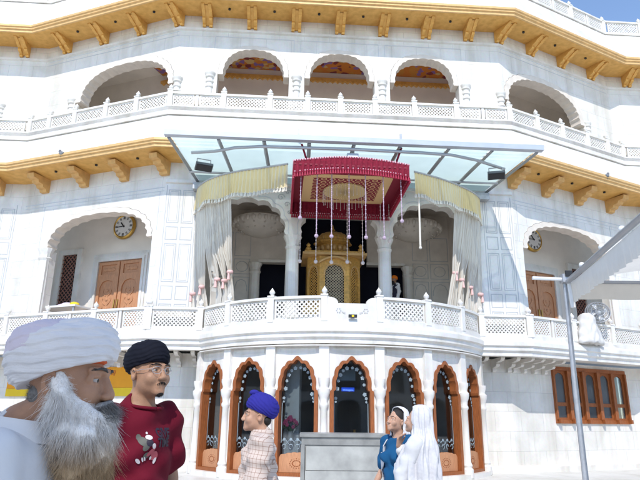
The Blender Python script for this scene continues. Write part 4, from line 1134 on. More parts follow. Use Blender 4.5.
def text_mesh(txt, size, name='lettering', ext=.002, bold=0.):
    cu = bpy.data.curves.new('t', 'FONT'); cu.body = txt; cu.size = size; cu.align_x = 'CENTER'; cu.extrude = ext; cu.resolution_u = 3; cu.offset = bold
    o = bpy.data.objects.new('t', cu); C.objects.link(o); bpy.context.view_layer.update()
    me = bpy.data.meshes.new_from_object(o.evaluated_get(bpy.context.evaluated_depsgraph_get()))
    bpy.data.objects.remove(o); me.name = name; me.materials.clear(); me.transform(Matrix.Rotation(PI / 2, 4, 'X')); return me
o = link('lettering', text_mesh('Waheguru', .066), M['led_text'], t); o.location = (0, -.006, -.02)
t = fthing('wall_screen', 'pale blue screen hung above the blue sign inside the central window', 'screen', F, -.10, .45, 2.62)
MB().box(-.32, .28, 0, .05, -.16, .18).build('casing', M['black'], t); MB().box(-.29, .25, -.006, -.001, -.13, .15).build('display', M['screen'], t)
t = fthing('altar_table', 'low draped table with brass vessels inside the central window', 'table', F, 0, .75, .1)
MB().box(-.42, .42, -.2, .2, 0, .75).build('cloth', M['room'] if False else M['maroon_cloth'], t)
MB().lathe([(.05, .75), (.12, .82), (.10, .95), (.05, 1.0), (.07, 1.06)], (-.15, 0, 0), 14).build('vessel', M['brass'], t, None, 50); MB().lathe([(.05, .75), (.09, .8), (.07, .9), (.03, 1.1), (.05, 1.14)], (.16, 0, 0), 14).build('vessel', M['brass'], t, None, 50)
t = fthing('spot_lamp', 'small black lamp with yellow lens on the scooped centre panel of the bay rail', 'lamp', F, 0, -.27, 4.06)
MB().box(-.11, .11, -.04, .04, 0, .075).build('housing', M['black'], t); MB().box(-.03, .03, -.05, -.041, .012, .062).build('lens', M['yellow'], t)
MB().box(-.05, .05, .04, .11, .02, .05).build('mount', M['steel'], t)

# pigeons on the gilded edge
def pigeon(sd, s, label, flip):
    p = BW @ (WING[sd] @ Vector((s, -.84, 9.685))); a = math.atan2(WING[sd][1][1], WING[sd][0][1]) - PI / 2
    t = empty('pigeon', p, PHI + a, label, 'pigeon', 'pigeons on the gilded eaves'); t.scale = (1.15,) * 3
    S = SDF((-.2, -.1, -.02), (.26, .1, .3), .008)
    S.ell((0, 0, .11), (.11, .06, .065), rot=Matrix.Rotation(R_(-25), 4, 'Y')); S.ell((.085, 0, .215), (.034, .03, .034), k=.04); S.cone((.11, 0, .212), (.15, 0, .203), .01, .004, .008); S.cone((.05, 0, .15), (.08, 0, .21), .04, .03, .03)
    S.cone((-.08, 0, .08), (-.19, 0, .05), .035, .02, .03); S.cone((.0, .025, .06), (.01, .025, .0), .009, .007, .01); S.cone((.0, -.025, .06), (.01, -.025, .0), .009, .007, .01)
    o = link('body', S.mesh('body'), M['pigeon'], t)
    for q in (-1, 1): MB().ball((-.03, q * .052, .115), (.09, .014, .042), 10, 6).build('wing', M['pigeon_wing'], t, None, 180)
    if flip: t.rotation_euler.z += PI
pigeon(-1, 3.45, 'small grey pigeon on the gilded eave above the clock with the white table below', True)
pigeon(1, 3.6, 'small grey pigeon on the gilded eave near the cream awning', False)

# table with cloths on the balcony
F = BW @ WING[-1]
t = fthing('folding_table', 'long white table behind the balcony rail below the lattice window', 'table', F, 4.35, .95, 3.74)
MB().box(-1.0, 1.0, -.4, .4, 1.22, 1.28).build('table_top', M['white_paint'], t)
for x in (-.9, .9):
    for y in (-.33, .33): MB().box(x - .03, x + .03, y - .03, y + .03, 0, 1.22).build('leg', M['steel'], t)
t2 = fthing('folded_cloth', 'lilac folded cloth lying on the white balcony table', 'cloth', F, 4.1, .9, 5.02)
S = SDF((-.4, -.25, -.05), (.4, .25, .25), .02); S.ell((0, 0, .05), (.3, .17, .06), .05); S.ell((.1, 0, .1), (.18, .13, .05), .04); S.plane((0, 0, .003), (0, 0, -1)); link('bundle', S.mesh('bundle'), M['lilac'], t2)
t2 = fthing('yellow_cloth', 'crumpled yellow cloth lying on the white balcony table', 'cloth', F, 3.72, .9, 5.02)
S = SDF((-.3, -.25, -.05), (.3, .25, .25), .02); S.ell((0, 0, .07), (.15, .13, .09), .05); S.ell((.1, 0, .06), (.1, .1, .07), .03); S.plane((0, 0, .003), (0, 0, -1)); link('bundle', S.mesh('bundle'), M['yellow'], t2)

# signboard on the lower left wall
t = fthing('signboard', 'long orange and yellow notice board with red writing on the lower wall', 'sign', F, 4.05, LW - .05, 0)
MB().box(-2.9, 2.9, 0, .04, 2.37, 3.02).build('orange_board', M['orange'], t); MB().box(-2.9, 2.9, -.005, .04, 2.12, 2.365).build('yellow_strip', M['yellow'], t)
for i, (tx, z, s_) in enumerate((('ਸਤਿਨਾਮ ਸ੍ਰੀ ਵਾਹਿਗੁਰੂ  ਸ੍ਰੀ ਅਕਾਲ ਤਖ਼ਤ ਸਾਹਿਬ  ਸਤਿਨਾਮ ਸ੍ਰੀ ਵਾਹਿਗੁਰੂ', 2.80, .17), ('ਜੀ ਆਇਆਂ ਨੂੰ  ਸੰਗਤ ਦਰਸ਼ਨ  ਸ੍ਰੀ ਅੰਮ੍ਰਿਤਸਰ ਜੀ ਆਇਆਂ ਨੂੰ', 2.62, .15), ('ਸ੍ਰੀ ਅਕਾਲ ਤਖ਼ਤ ਸਾਹਿਬ ਸ੍ਰੀ ਅੰਮ੍ਰਿਤਸਰ ਸਤਿਨਾਮ', 2.43, .15), ('ਵਾਹਿਗੁਰੂ ਜੀ ਕਾ ਖ਼ਾਲਸਾ ਵਾਹਿਗੁਰੂ ਜੀ ਕੀ ਫ਼ਤਿਹ', 2.2, .13))):
    o = link('lettering', text_mesh(tx, s_), M['red_ink'], t); o.location = (0, -.004 if i < 3 else -.009, z)

# marble block in front of the bay
t = empty('marble_block', (0.42, 9.75, 0), R_(1), 'grey granite framed block with a veined pale marble slab before the central window', 'block')
MB().box(-.66, .66, -.25, .7, 0, 1.12).build('core', M['granite'], t)
MB().box(-.60, .63, -.275, -.252, .76, 1.10).build('slab', M['veined'], t)
MB().box(-.67, .67, -.262, .71, 1.122, 1.235).build('upper_band', M['granite'], t); 
MB().box(-.68, -.62, -.30, -.252, 0, 1.122).build('edge_post', M['granite'], t); MB().box(-.70, .70, -.29, .74, 1.237, 1.285).build('coping', M['granite'], t)
MB().box(-.61, .67, -.29, -.255, .60, .752).build('ledge', M['veined'], t)

# metal pole with arm, lamp head and the cloth awning
t = empty('metal_pole', (5.12, 12, 0), 0, 'slim grey steel pole with a horizontal arm near the timber window', 'pole')
MB().tube([(0, 0, 0), (0, 0, 2.2), (.03, 0, 4.45)], [.06, .055, .042], 10).build('shaft', M['steel'], t, None, 60)
MB().lathe([(.16, 0), (.16, .03), (.08, .05), (.07, .12)], seg=12).build('base_plate', M['steel'], t)
MB().tube([(.05, -.02, 4.36), (-.65, -.02, 4.38)], .038, 8).build('arm', M['white_paint'], t)
MB().box(-.05, .16, -.12, .08, 4.28, 4.46).build('clamp', M['steel'], t); MB().box(.0, .14, -.16, -.125, 4.40, 4.52).build('camera_box', M['black'], t); MB().tube([(.08, -.1, 4.28), (.1, -.1, 3.75)], .05, 8).build('tassel_cord', M['white_paint'], t)
aw2 = empty('cloth_awning', (5.2, 11.9, 4.3), 0, 'cream cloth awning with pleated valance and white knobs held by the grey pole', 'awning')
def ac(u, v):
    x = .02 + 5.5 * u; y = -11.0 * v + .0
    return (x - .14 * v * 1.0, y, -.05 + .10 * math.sin(PI * u) * 0 - .16 * math.sin(PI * v * 2) ** 2 + .35 * math.sin(PI * min(1, u * 1.2)))
MB().grid(ac, 30, 40).build('cloth', M['awning_cloth'], aw2, None, 180)
MB().tube([(-.02, .05, 0), (-.64, -4.2, 0.02), (-1.2, -9, .02)], .055, 8).build('roller_bar', M['grey_metal'], aw2, None, 60)
MB().tube([(-.02, .05, 0), (5.6, .05, 0)], .04, 8).build('far_bar', M['grey_metal'], aw2, None, 60)
kn = MB().ball((0, 0, .06), .055, 10, 8).mesh('knob', smooth=180); kn.materials.append(M['white_paint'])
for q in (.0, 1.1, 2.3, 3.3, 4.3, 5.4): o = link('knob', kn, None, aw2); o.location = (-.02 - .147 * q, .05 - q, .02)
def vl(u, v): 
    y = .03 - 9 * u; x = -.0 - .145 * 9 * u
    return (x + .022 * math.sin(u * 210) * v + .012 * math.sin(u * 57) * v + .02, y, -.04 - (.42 + .012 * math.sin(u * 65)) * v)
MB().grid(vl, 300, 6).build('pleated_valance', M['awning_cloth'], aw2, None, 180)
def vl2(u, v): return (5.6 * u, .03 + .02 * math.sin(u * 40) * v, -.03 - .34 * v)
MB().grid(vl2, 100, 4).build('far_valance', M['awning_cloth'], aw2, None, 180)

# big fan on the right balcony, half wrapped in white cloth
F = BW @ WING[1]
t = fthing('pedestal_fan', 'round wire guard fan partly wrapped in white cloth on the right balcony', 'fan', F, 2.85, -.12, 3.98)
Rx = Matrix.Translation((0.12, -.05, .92)) @ Matrix.Rotation(R_(-25), 4, 'Z') @ Matrix.Rotation(PI / 2, 4, 'X')
gd = MB()
for rr, zz in ((.30, .0), (.31, .06), (.30, .12), (.22, .16), (.12, .18)): gd.tube([(rr * math.cos(a), rr * math.sin(a), zz) for a in np.linspace(0, 2 * PI, 37)], .010, 5)
for i in range(20):
    a = 2 * PI * i / 20; gd.tube([(.05 * math.cos(a), .05 * math.sin(a), .185), (.22 * math.cos(a), .22 * math.sin(a), .16), (.30 * math.cos(a), .30 * math.sin(a), .10), (.30 * math.cos(a), .30 * math.sin(a), 0)], .006, 4)
gd.build('guard', M['grey_metal'], t, Rx)
bl_ = MB()
for i in range(4):
    a = 2 * PI * i / 4 + .4; bl_.add([Vector((r_ * math.cos(a + q), r_ * math.sin(a + q), .08 + (.03 if q > 0 else -.02))) for r_, q in ((.05, -.2), (.26, -.35), (.27, .25), (.06, .3))], [(0, 1, 2, 3)])
bl_.lathe([(.06, .04), (.06, .12), (.02, .14)], seg=12); bl_.build('blades', M['white_paint'], t, Rx)
MB().lathe([(.05, -.3), (.11, -.26), (.12, -.05), (.06, 0)], seg=14).build('motor', M['grey_metal'], t, Rx, 50)
MB().tube([(.12, .1, -.2), (.12, .1, .9)], .03).build('stand', M['steel'], t)
t.scale = (1.3, 1.3, 1.1)
S = SDF((-.95, -.35, -.15), (.55, .5, 1.1), .025)
S.cone((-.30, 0, .02), (-.24, 0, .66), .30, .20, .1); S.cone((.02, .06, .05), (-.05, .06, .5), .24, .17, .1); S.ell((-.22, 0, .78), (.15, .13, .10), .08); S.plane((0, 0, -.04), (0, 0, -1))
S.warp(lambda x, y, z: .022 * np.sin(9 * np.arctan2(y, x + .2) + 3 * z) * np.clip(.9 - z, 0, 1) + .010 * np.sin(z * 22 + 5 * np.sin(x * 9)) + .008 * np.sin(x * 31 + z * 12))
link('cloth_wrap', S.mesh('cloth_wrap'), M['cream'] if False else M['white_cloth'], t)

# added unseen cloth awning behind the viewer, to shade the two men in front
aw3 = empty('added_shade_awning', (0, 0, 3.6), 0, 'wide added translucent cloth shade on poles, out of view overhead behind the viewer', 'awning')
MB().grid(lambda u, v: (-4.5 + 4.75 * u, -6 + 6.75 * v, .0 - .12 * math.sin(PI * u) * math.sin(PI * v)), 16, 16).build('cloth', M['warm_shade'], aw3, None, 180)
for x, y in ((-4.5, -6), (.2, -6), (-4.5, .7)): MB().tube([(x, y, -3.6), (x, y, .05)], .04).build('pole', M['steel'], aw3)

# low arcaded wings of the complex that close the plaza behind the viewer and at its sides
def far_wing(label, x, y, rz, ln):
    t = empty('arcade_building', (x, y, 0), rz, label, 'building', 'arcaded wings around the plaza')
    b = MB(); o_ = [(-ln / 2, 0), (-ln / 2, 9), (ln / 2, 9), (ln / 2, 0)]
    n = int(ln // 4); hs = []
    for i in range(n):
        for z0, zs, za in ((.01, 2.6, 3.6), (4.6, 6.6, 7.5)):
            c = -ln / 2 + (i + .5) * ln / n; h2 = 1.35
            hs.append([(c + h2, z0), (c + h2, zs)] + arch(c, h2, zs, za, 7, .04, 4)[1:-1] + [(c - h2, zs), (c - h2, z0)])
    b.plate([o_] + hs, 0, .5).build('arcade', M['brick_far'], t)
    MB().box(-ln / 2, ln / 2, 3.5, 4, 0, 9).build('back_wall', M['brick_far'], t); MB().box(-ln / 2, ln / 2, .5, 3.5, 4.0, 4.3).build('gallery_floor', M['brick_far'], t); MB().box(-ln / 2 - .3, ln / 2 + .3, -.6, 4.2, 9.01, 9.4).build('roof', M['brick_far'], t)
far_wing('long two storey arcaded wing closing the plaza behind the viewer', 0, -34, PI, 72)
far_wing('long two storey arcaded wing along the plaza edge on the clock and table side', -44, -6, PI / 2, 44)
far_wing('long two storey arcaded wing along the plaza edge on the awning side', 46, -6, -PI / 2, 44)
# ------------------------------------------------------------------ people
def skin(name, c):
    m = mat(name, c, .5, var=.22, vscale=22, bump=.15, bscale=260, spec=.28); b = m.node_tree.nodes['Principled BSDF']
    b.inputs['Subsurface Weight'].default_value = .2; b.inputs['Subsurface Radius'].default_value = (.02, .008, .004); return m
SK1, SK2, SK3, SK4 = skin('skin_weathered', (.43, .235, .145)), skin('skin_tan', (.40, .225, .14)), skin('skin_fair', (.52, .30, .20)), skin('skin_light', (.55, .33, .23))
EYEW = mat('eye_white', (.40, .36, .33), .3, var=.03); IRIS = mat('dark_iris', (.02, .012, .008), .2); BROW = mat('dark_hair', (.018, .014, .012), .7); GREYHAIR = mat('grey_hair', (.22, .21, .20), .8, var=.3, vscale=60)
LIPM = mat('lip', (.34, .13, .10), .5)
def cloth(name, c, bump=.25, bs=9, **k): return mat(name, c, .85, var=.10, vscale=5, bump=bump, bscale=bs, spec=.15, **k)

def rot_to(M4, v): return M4 @ Vector(v)
def hand(S, w, d, n, sc=1., curl=.5, thumb=1):
    w, d, n = Vector(w), Vector(d).normalized(), Vector(n).normalized(); sd = d.cross(n).normalized(); n = sd.cross(d)
    offs = (-.033, -.011, .011, .032); ln = (.062, .075, .080, .070)
    for o, l in zip(offs, ln):
        k = w + (d * .088 + sd * o) * sc; S.cone(w + (d * .015 + sd * o * .6) * sc, k, .017 * sc, .0125 * sc, .012)
        d1 = (d * math.cos(curl) + n * math.sin(curl)); d2 = (d * math.cos(curl * 2.1) + n * math.sin(curl * 2.1))
        m_ = k + d1 * l * .55 * sc; S.cone(k, m_, .0095 * sc, .0085 * sc, .004); S.cone(m_, m_ + d2 * l * .5 * sc, .0085 * sc, .007 * sc, .003)
    b = w + (d * .025 + sd * .03 * thumb) * sc; t1 = b + (d * .04 + sd * .028 * thumb + n * .012) * sc; S.cone(b, t1, .014 * sc, .0105 * sc, .008); S.cone(t1, t1 + (d * .035 + sd * .006 * thumb + n * .012) * sc, .0105 * sc, .008 * sc, .003)

def head_prims(S, H, jaw=1., nose=1., female=False):
    """H: head frame (faces -Y, origin between the eyes' level and the ears)"""
    q = H; P = lambda *v: tuple(H @ Vector(v))
    S.ell(P(0, .018, .045), (.075, .096, .088), .03, q); S.ell(P(0, -.012, -.02), (.066, .085, .075), .03, q)
    S.ell(P(0, -.035, -.062), (.054 * jaw, .060, .052), .03, q); S.ell(P(0, -.082, -.100), (.024, .018, .018), .03, q)
    for s in (-1, 1):
        S.ell(P(s * .042, -.068, -.035), (.024, .024, .026), .02, q)                       # cheek bone
        S.cone(P(s * .012, -.094, .022), P(s * .05, -.078, .022), .011, .009, .014)        # brow ridge
        S.ell(P(s * .032, -.103, .001), (.019, .012, .012), .012, q, 'sub')                   # eye socket
        S.ell(P(s * .0785, .012, -.012), (.009, .021, .032), .008, H @ Matrix.Rotation(s * .25, 4, 'Z'))  # ear
        S.ell(P(s * .083, .006, -.010), (.006, .011, .016), .004, q, 'sub')
        S.ell(P(s * .0125 * nose, -.108, -.040), (.0105 * nose, .012, .009), .008, q)      # nostril wing
        S.ell(P(s * .032, -.0842, .0090), (.0178, .0108, .0072), .003, q); S.ell(P(s * .0515, -.0765, -.0005), (.0075, .0095, .0125), .004, q)                   # upper lid, outer corner
        S.ell(P(s * .032, -.0838, -.0098), (.0165, .0100, .0064), .003, q)                  # lower lid
    S.cone(P(0, -.094, .014), P(0, -.109 - .004 * (nose - 1), -.030), .0085, .0115 * nose, .010); S.ell(P(0, -.113 - .005 * (nose - 1), -.035), (.0115 * nose, .011, .010), .006, q)
    S.cone(P(-.018, -.093, -.066), P(.018, -.093, -.066), .0075, .0075, .006); S.cone(P(-.015, -.092, -.078), P(.015, -.092, -.078), .0085, .0085, .006)

def strands(me, n, l0, l1, rad, seed, grav=(0, .0, -1), zmax=9, jit=.35, out=.35, zmin=-9):
    r = random.Random(seed); ps = [p for p in me.polygons if zmin < p.center.z < zmax]; mb = MB(); vs, fs = mb.v, mb.f; g = Vector(grav)
    for _ in range(n):
        p = ps[int(r.random() * len(ps))]; o = p.center.copy(); nn = p.normal; d = (g + nn * out * r.uniform(.2, 1.5) + Vector((r.gauss(0, jit), r.gauss(0, jit), r.gauss(0, jit * .5)))).normalized(); l = r.uniform(l0, l1); b0 = len(vs); o = o - nn * .004
        a = d.orthogonal().normalized(); b = d.cross(a); q = 4; cv = Vector((r.gauss(0, .5), r.gauss(0, .5), -.3 + r.gauss(0, .3)))
        for i in range(q + 1):
            tt = i / q; c = o + d * (l * tt) + cv * (l * .35 * tt * tt); rr = rad * (1 - .8 * tt)
            for k in range(3):
                w_ = 2 * PI * k / 3; vs.append(tuple(c + a * (rr * math.cos(w_)) + b * (rr * math.sin(w_))))
        for i in range(q):
            for k in range(3): fs.append((b0 + i * 3 + k, b0 + i * 3 + (k + 1) % 3, b0 + (i + 1) * 3 + (k + 1) % 3, b0 + (i + 1) * 3 + k))
    return mb

def eyes(root, H, look=(0, 0), brow=BROW, brow_thick=1., lids=None):
    for s in (-1, 1):
        e = MB().ball((0, 0, 0), .0128, 16, 12).build('eyeball', EYEW, root, H @ Matrix.Translation((s * .032, -.0795, 0)), 180)
        d = Vector((look[0], -1, look[1])).normalized()
        ir = MB().ball(tuple(d * .0076), .0062, 12, 8).build('iris', IRIS, e, H @ Matrix.Translation((s * .032, -.0795, 0)), 180)
        b = MB(); pts = [(s * x, y, z) for x, y, z in ((.011, -.1045, .0215), (.024, -.1035, .0275), (.040, -.097, .0285), (.056, -.082, .0215))]
        b.tube([H @ Vector(p) for p in pts], [.0018 * brow_thick, .0028 * brow_thick, .0026 * brow_thick, .001], 7); o = b.build('eyebrow', brow, root, None, 180)
        if brow_thick >= 1: strands(o.data, 160, .006, .013, .0006, 30 + s, (s * .9, .2, .15), jit=.25, out=.3).build('brow_hair', brow, o, None, 180)

def body_sdf(p, res, H, arms, legs=True, female=False, jaw=1., nose=1.):
    hc = H.translation; S = SDF((-.42, -.40, -.03), (.42, .40, 1.86), res, fine=((hc.x - .10, hc.y - .14, hc.z - .15), (hc.x + .10, hc.y + .13, hc.z + .14), min(res, .0036)))
    k = .05
    sw_ = .158 if female else .168
    S.ell((0, .0, 1.25), (.150, .100, .19), k); S.ell((0, -.005, 1.08), (.135, .098, .15), k); S.ell((0, .005, .95), (.165, .112, .12), k)
    S.cone((-sw_, .015, 1.40), (sw_, .015, 1.40), .050, .050, k); S.cone((0, .02, 1.36), (0, .025, 1.47), .07, .058, .04)
    S.cone((0, .025, 1.44), tuple(H @ Vector((0, .022, -.06))), .056, .054, .03)
    if female:
        for s in (-1, 1): S.ell((s * .07, -.085, 1.24), (.07, .06, .065), .03)
    head_prims(S, H, jaw, nose, female)
    for s in (-1, 1):
        if legs:
            S.cone((s * .09, .005, .90), (s * .10, -.01, .50), .082, .055, .04); S.cone((s * .10, -.01, .50), (s * .105, .01, .09), .052, .036, .03)
            S.ell((s * .105, -.07, .035), (.042, .115, .036), .03); S.ell((s * .105, .03, .05), (.035, .04, .05), .03)
    for s, a in arms.items():
        sh = (s * sw_, .015, 1.40); el, wr = a['elbow'], a['wrist']
        S.cone(sh, el, .050, .040, .03); S.cone(el, wr, .038, .027, .02)
        hand(S, wr, a.get('dir', Vector(wr) - Vector(el)), a.get('palm', (-s, 0, 0)), 1.0, a.get('curl', .35), a.get('thumb', 1))
    return S

def garment(res, arms, hem, sleeve, off=.018, female=False, neck=(0, -.012, 1.475, .082), flare=0., ph=0., sl_r=.012, amp=1.):
    S = SDF((-.60, -.60, min(hem - .05, 1.0)), (.60, .50, 1.62), res); k = .05; o = off; sw_ = .158 if female else .168
    S.ell((0, .0, 1.25), (.150 + o, .104 + o, .20), k); S.ell((0, -.005, 1.08), (.143 + o, .105 + o, .16), k)
    S.cone((0, .0, 1.05), (0, .0, hem - .02), .12 + o, .14 + o + flare, k); S.ell((0, .005, .95), (.170 + o, .118 + o, .13), k)
    S.cone((-sw_, .015, 1.395), (sw_, .015, 1.395), .052 + o * .8, .052 + o * .8, k); S.cone((0, .02, 1.34), (0, .02, 1.45), .085, .075, .05)
    if female:
        for s in (-1, 1): S.ell((s * .07, -.088, 1.24), (.072 + o, .065 + o, .068), .03)
    S.plane((0, 0, hem), (0, 0, -1))
    for s, a in arms.items():
        sh = Vector((s * sw_, .015, 1.395)); el, wr = Vector(a['elbow']), Vector(a['wrist'])
        if sleeve <= 1:
            e = sh.lerp(el, sleeve); S.cone(sh, e, .055 + o, .050 + o + sl_r, .03)
        else:
            S.cone(sh, el, .055 + o, .045 + o, .03); S.cone(el, el.lerp(wr, sleeve - 1), .045 + o, .034 + o, .03)
    S.ell(neck[:3], (neck[3], neck[3] * 1.05, .055), .008, None, 'sub')
    S.warp(lambda x, y, z: amp * (.0045 * np.sin(x * 34 + z * 21 + 3 * np.sin(z * 9 + ph)) + .004 * np.sin(z * 47 - x * 25 + y * 19 + ph) + .003 * np.sin(y * 40 + z * 30 + ph)))
    return S

def turban(root, name, m, F, r, layers=6, amp=.05, skew=.5, lo=-.5, vee=0., seed=0, nu=120, nv=60, tilt=0., ex=2.3):
    rg = np.random.default_rng(seed); ph = rg.uniform(0, 6, 6)
    def f(u, v):
        a = 2 * PI * u; p = lo + (PI / 2 - lo) * v
        cp, sp_ = math.copysign(abs(math.cos(p)) ** (2 / ex), math.cos(p)), math.copysign(abs(math.sin(p)) ** (2 / ex), math.sin(p))
        x, y, z = math.sin(a) * cp, -math.cos(a) * cp, sp_
        t = layers * (z + skew * y * .5 + vee * abs(x) + .05 * math.sin(3 * a + ph[0]) + .03 * math.sin(7 * a + ph[1]))
        s = t - math.floor(t); fold = (1 - s) ** 1.0 if s > .12 else s / .12 * .88
        k = 1 + (amp * (fold - .5) + amp * .13 * math.sin(2 * PI * (3.3 * t + .6 * math.sin(4 * a + ph[4])))) * (1 if v < .93 else (1 - v) / .07) + .012 * math.sin(5 * a + 9 * v + ph[2]) + .008 * math.sin(17 * a + 20 * v + ph[3])
        return (r[0] * x * k, r[1] * y * k, (r[2] if z > 0 else r[3]) * z * (k if v < .97 else 1))
    mb = MB().grid(f, nu, nv, uv=False); n = len(mb.v); mb.v.append((0, 0, (r[3]) * math.sin(lo) * .9)); mb.f += [(i * (nv + 1), n, (i + 1) * (nv + 1)) for i in range(nu)]
    return mb.build(name, m, root, F, 180)

def person(label, X, Y, z, yaw, sc, head_yaw=0, pitch=0, roll=0, group=None):
    t = empty('person', (X, Y, z), R_(yaw), label, 'person', group); t.scale = (sc,) * 3
    H = Matrix.Translation((0, -.018, 1.608)) @ Matrix.Rotation(R_(head_yaw), 4, 'Z') @ Matrix.Rotation(R_(-pitch), 4, 'X') @ Matrix.Rotation(R_(roll), 4, 'Y')
    return t, H
DOWN = lambda s, fwd=0.: dict(elbow=(s * .215, .03 - fwd * .3, 1.12), wrist=(s * .225, -.06 - fwd, .87), dir=(0, -.25, -1), palm=(-s, 0, 0), thumb=-s)

# --- elderly man, white turban and long beard
t, H = person('elderly man with bulky white turban and long white beard, in a white shirt', -.738, 1.58, -.03, 90, 1.02, 0, -2)
H = Matrix.Translation((0, -.060, -.018)) @ H
arms = {s: DOWN(s) for s in (-1, 1)}
S = body_sdf(t, .0055, H, arms, jaw=1.1, nose=1.28); link('body', S.mesh('body'), SK1, t)
eyes(t, H, (-.15, -.1), mat('dark_grey_brow', (.07, .065, .06), .8), 1.3)
WS = cloth('white_kurta', (.74, .74, .75), .3)
S = garment(.009, arms, .55, 1.95, .02, neck=(0, -.02, 1.475, .085), ph=1.); sh_ = link('shirt', S.mesh('shirt'), WS, t)
cl = MB()
def colf(u, v):
    a = PI * (.12 + 1.76 * u) - PI / 2 - PI; rr = .088 + .022 * v
    return (rr * math.sin(2 * PI * (u - .5) * .9 + PI) , .022 + rr * 1.05 * -math.cos(2 * PI * (u - .5) * .9 + PI), 1.475 + .035 * (1 - abs(2 * u - 1)) - .05 * v ** 1.3 + .006)
cl.grid(colf, 48, 8, uv=False).build('collar', WS, sh_, None, 180)
TR_ = cloth('white_trousers', (.66, .66, .66))
def trousers(t, m, k=.025):
    S = SDF((-.3, -.25, .05), (.3, .25, 1.05), .014); S.ell((0, .005, .95), (.165 + k, .112 + k, .12), .05)
    for s in (-1, 1): S.cone((s * .09, .005, .90), (s * .10, -.01, .50), .085 + k, .065 + k, .04); S.cone((s * .10, -.01, .50), (s * .105, .01, .09), .062 + k, .055 + k, .03)
    S.plane((0, 0, .10), (0, 0, -1)); return link('trousers', S.mesh('trousers'), m, t)
trousers(t, TR_)
TW = cloth('white_turban_cloth', (.76, .74, .74), .3, 22, stretch=(1, 1, 5)); TL = cloth('lilac_turban_cloth', (.68, .61, .68), .2, 30); TO = cloth('orange_underturban', (.75, .16, .06), .1)
Ft = H @ Matrix.Translation((0, .022, .060)) @ Matrix.Rotation(R_(-20), 4, 'X')
turban(t, 'turban', TW, Ft, (.112, .144, .084, .080), 3.4, .040, -.75, -.62, 0, 3, 160, 90, ex=2.5)
turban(t, 'turban_crown', TL, H @ Matrix.Translation((0, .052, .070)) @ Matrix.Rotation(R_(-8), 4, 'X'), (.100, .114, .082, .06), 3, .03, .3, -.3, 0, 5, ex=2.4)
turban(t, 'under_turban', TO, H @ Matrix.Translation((0, .012, .042)) @ Matrix.Rotation(R_(-13), 4, 'X'), (.086, .121, .06, .030), 2, .01, 0, -.7, 0, 6)
def beard_mat(name, hi, lo_, z0, z1):
    m, nt, b = new_mat(name); N, L_ = nt.nodes, nt.links; b.inputs['Roughness'].default_value = .55; b.inputs['Specular IOR Level'].default_value = .3
    tc = N.new('ShaderNodeTexCoord'); sp = N.new('ShaderNodeSeparateXYZ'); L_.new(tc.outputs['Object'], sp.inputs['Vector'])
    ns = N.new('ShaderNodeTexNoise'); ns.inputs['Scale'].default_value = 1; ns.inputs['Detail'].default_value = 3; mp_ = N.new('ShaderNodeMapping'); mp_.inputs['Scale'].default_value = (420, 420, 26); L_.new(tc.outputs['Object'], mp_.inputs['Vector']); L_.new(mp_.outputs['Vector'], ns.inputs['Vector'])
    nz = N.new('ShaderNodeMath'); nz.operation = 'MULTIPLY_ADD'; nz.inputs[1].default_value = .06; L_.new(ns.outputs['Fac'], nz.inputs[0]); L_.new(sp.outputs['Z'], nz.inputs[2])
    mr = N.new('ShaderNodeMapRange'); mr.inputs['From Min'].default_value = z0; mr.inputs['From Max'].default_value = z1; L_.new(nz.outputs[0], mr.inputs['Value'])
    mx = N.new('ShaderNodeMixRGB'); mx.inputs['Color1'].default_value = (*lo_, 1); mx.inputs['Color2'].default_value = (*hi, 1); L_.new(mr.outputs[0], mx.inputs['Fac'])
    rp = N.new('ShaderNodeValToRGB'); rp.color_ramp.elements[0].position = .36; rp.color_ramp.elements[0].color = (.80, .78, .77, 1); rp.color_ramp.elements[1].position = .56; rp.color_ramp.elements[1].color = (1, 1, 1, 1); L_.new(ns.outputs['Fac'], rp.inputs['Fac'])
    mu = N.new('ShaderNodeMixRGB'); mu.blend_type = 'MULTIPLY'; mu.inputs['Fac'].default_value = 1; L_.new(mx.outputs[0], mu.inputs['Color1']); L_.new(rp.outputs[0], mu.inputs['Color2']); L_.new(mu.outputs[0], b.inputs['Base Color']); return m
BM = beard_mat('white_beard_hair', (.90, .88, .85), (.58, .42, .25), 1.41, 1.49); MG = mat('grey_moustache_hair', (.30, .29, .28), .6, var=.5, vscale=60)
S = SDF((-.2, -.3, 1.05), (.2, .2, 1.68), .006); P = lambda *v: tuple(H @ Vector(v))
for s in (-1, 1):
    S.cone(P(s * .072, -.006, .0), P(s * .070, -.016, -.06), .007, .016, .02); S.cone(P(s * .068, -.022, -.06), P(s * .050, -.055, -.12), .024, .034, .04); S.cone(P(s * .060, -.045, -.062), P(s * .045, -.075, -.10), .020, .035, .03); S.cone(P(s * .068, -.012, .012), P(s * .065, -.030, -.05), .010, .018, .02); S.cone(P(s * .065, -.030, -.05), P(s * .050, -.062, -.075), .015, .020, .02)
S.ell(P(0, -.076, -.15), (.072, .050, .085), .05); S.ell(P(0, -.074, -.23), (.072, .042, .12), .05); S.ell(P(0, -.072, -.35), (.064, .040, .12), .05); S.cone(P(0, -.075, -.40), P(0, -.07, -.50), .05, .02, .04)
S.ell(P(0, -.115, -.071), (.018, .012, .004), .004, H, 'sub')
S.warp(lambda x, y, z: .004 * np.sin(x * 90 + 4 * np.sin(z * 30)) + .004 * np.sin(y * 85 + 3 * np.sin(z * 26)))
bme = S.mesh('beard'); bd = link('beard', bme, BM, t)
bh = strands(bme, 20000, .02, .075, .00065, 1, out=.16, jit=.2); up_h = strands(bme, 9000, .010, .030, .0005, 11, (0, -.35, -.75), jit=.45, out=.5, zmin=1.49); n0 = len(bh.v); bh.v += up_h.v; bh.f += [tuple(i + n0 for i in f) for f in up_h.f]; bh.build('beard_hair', BM, bd, None, 180)
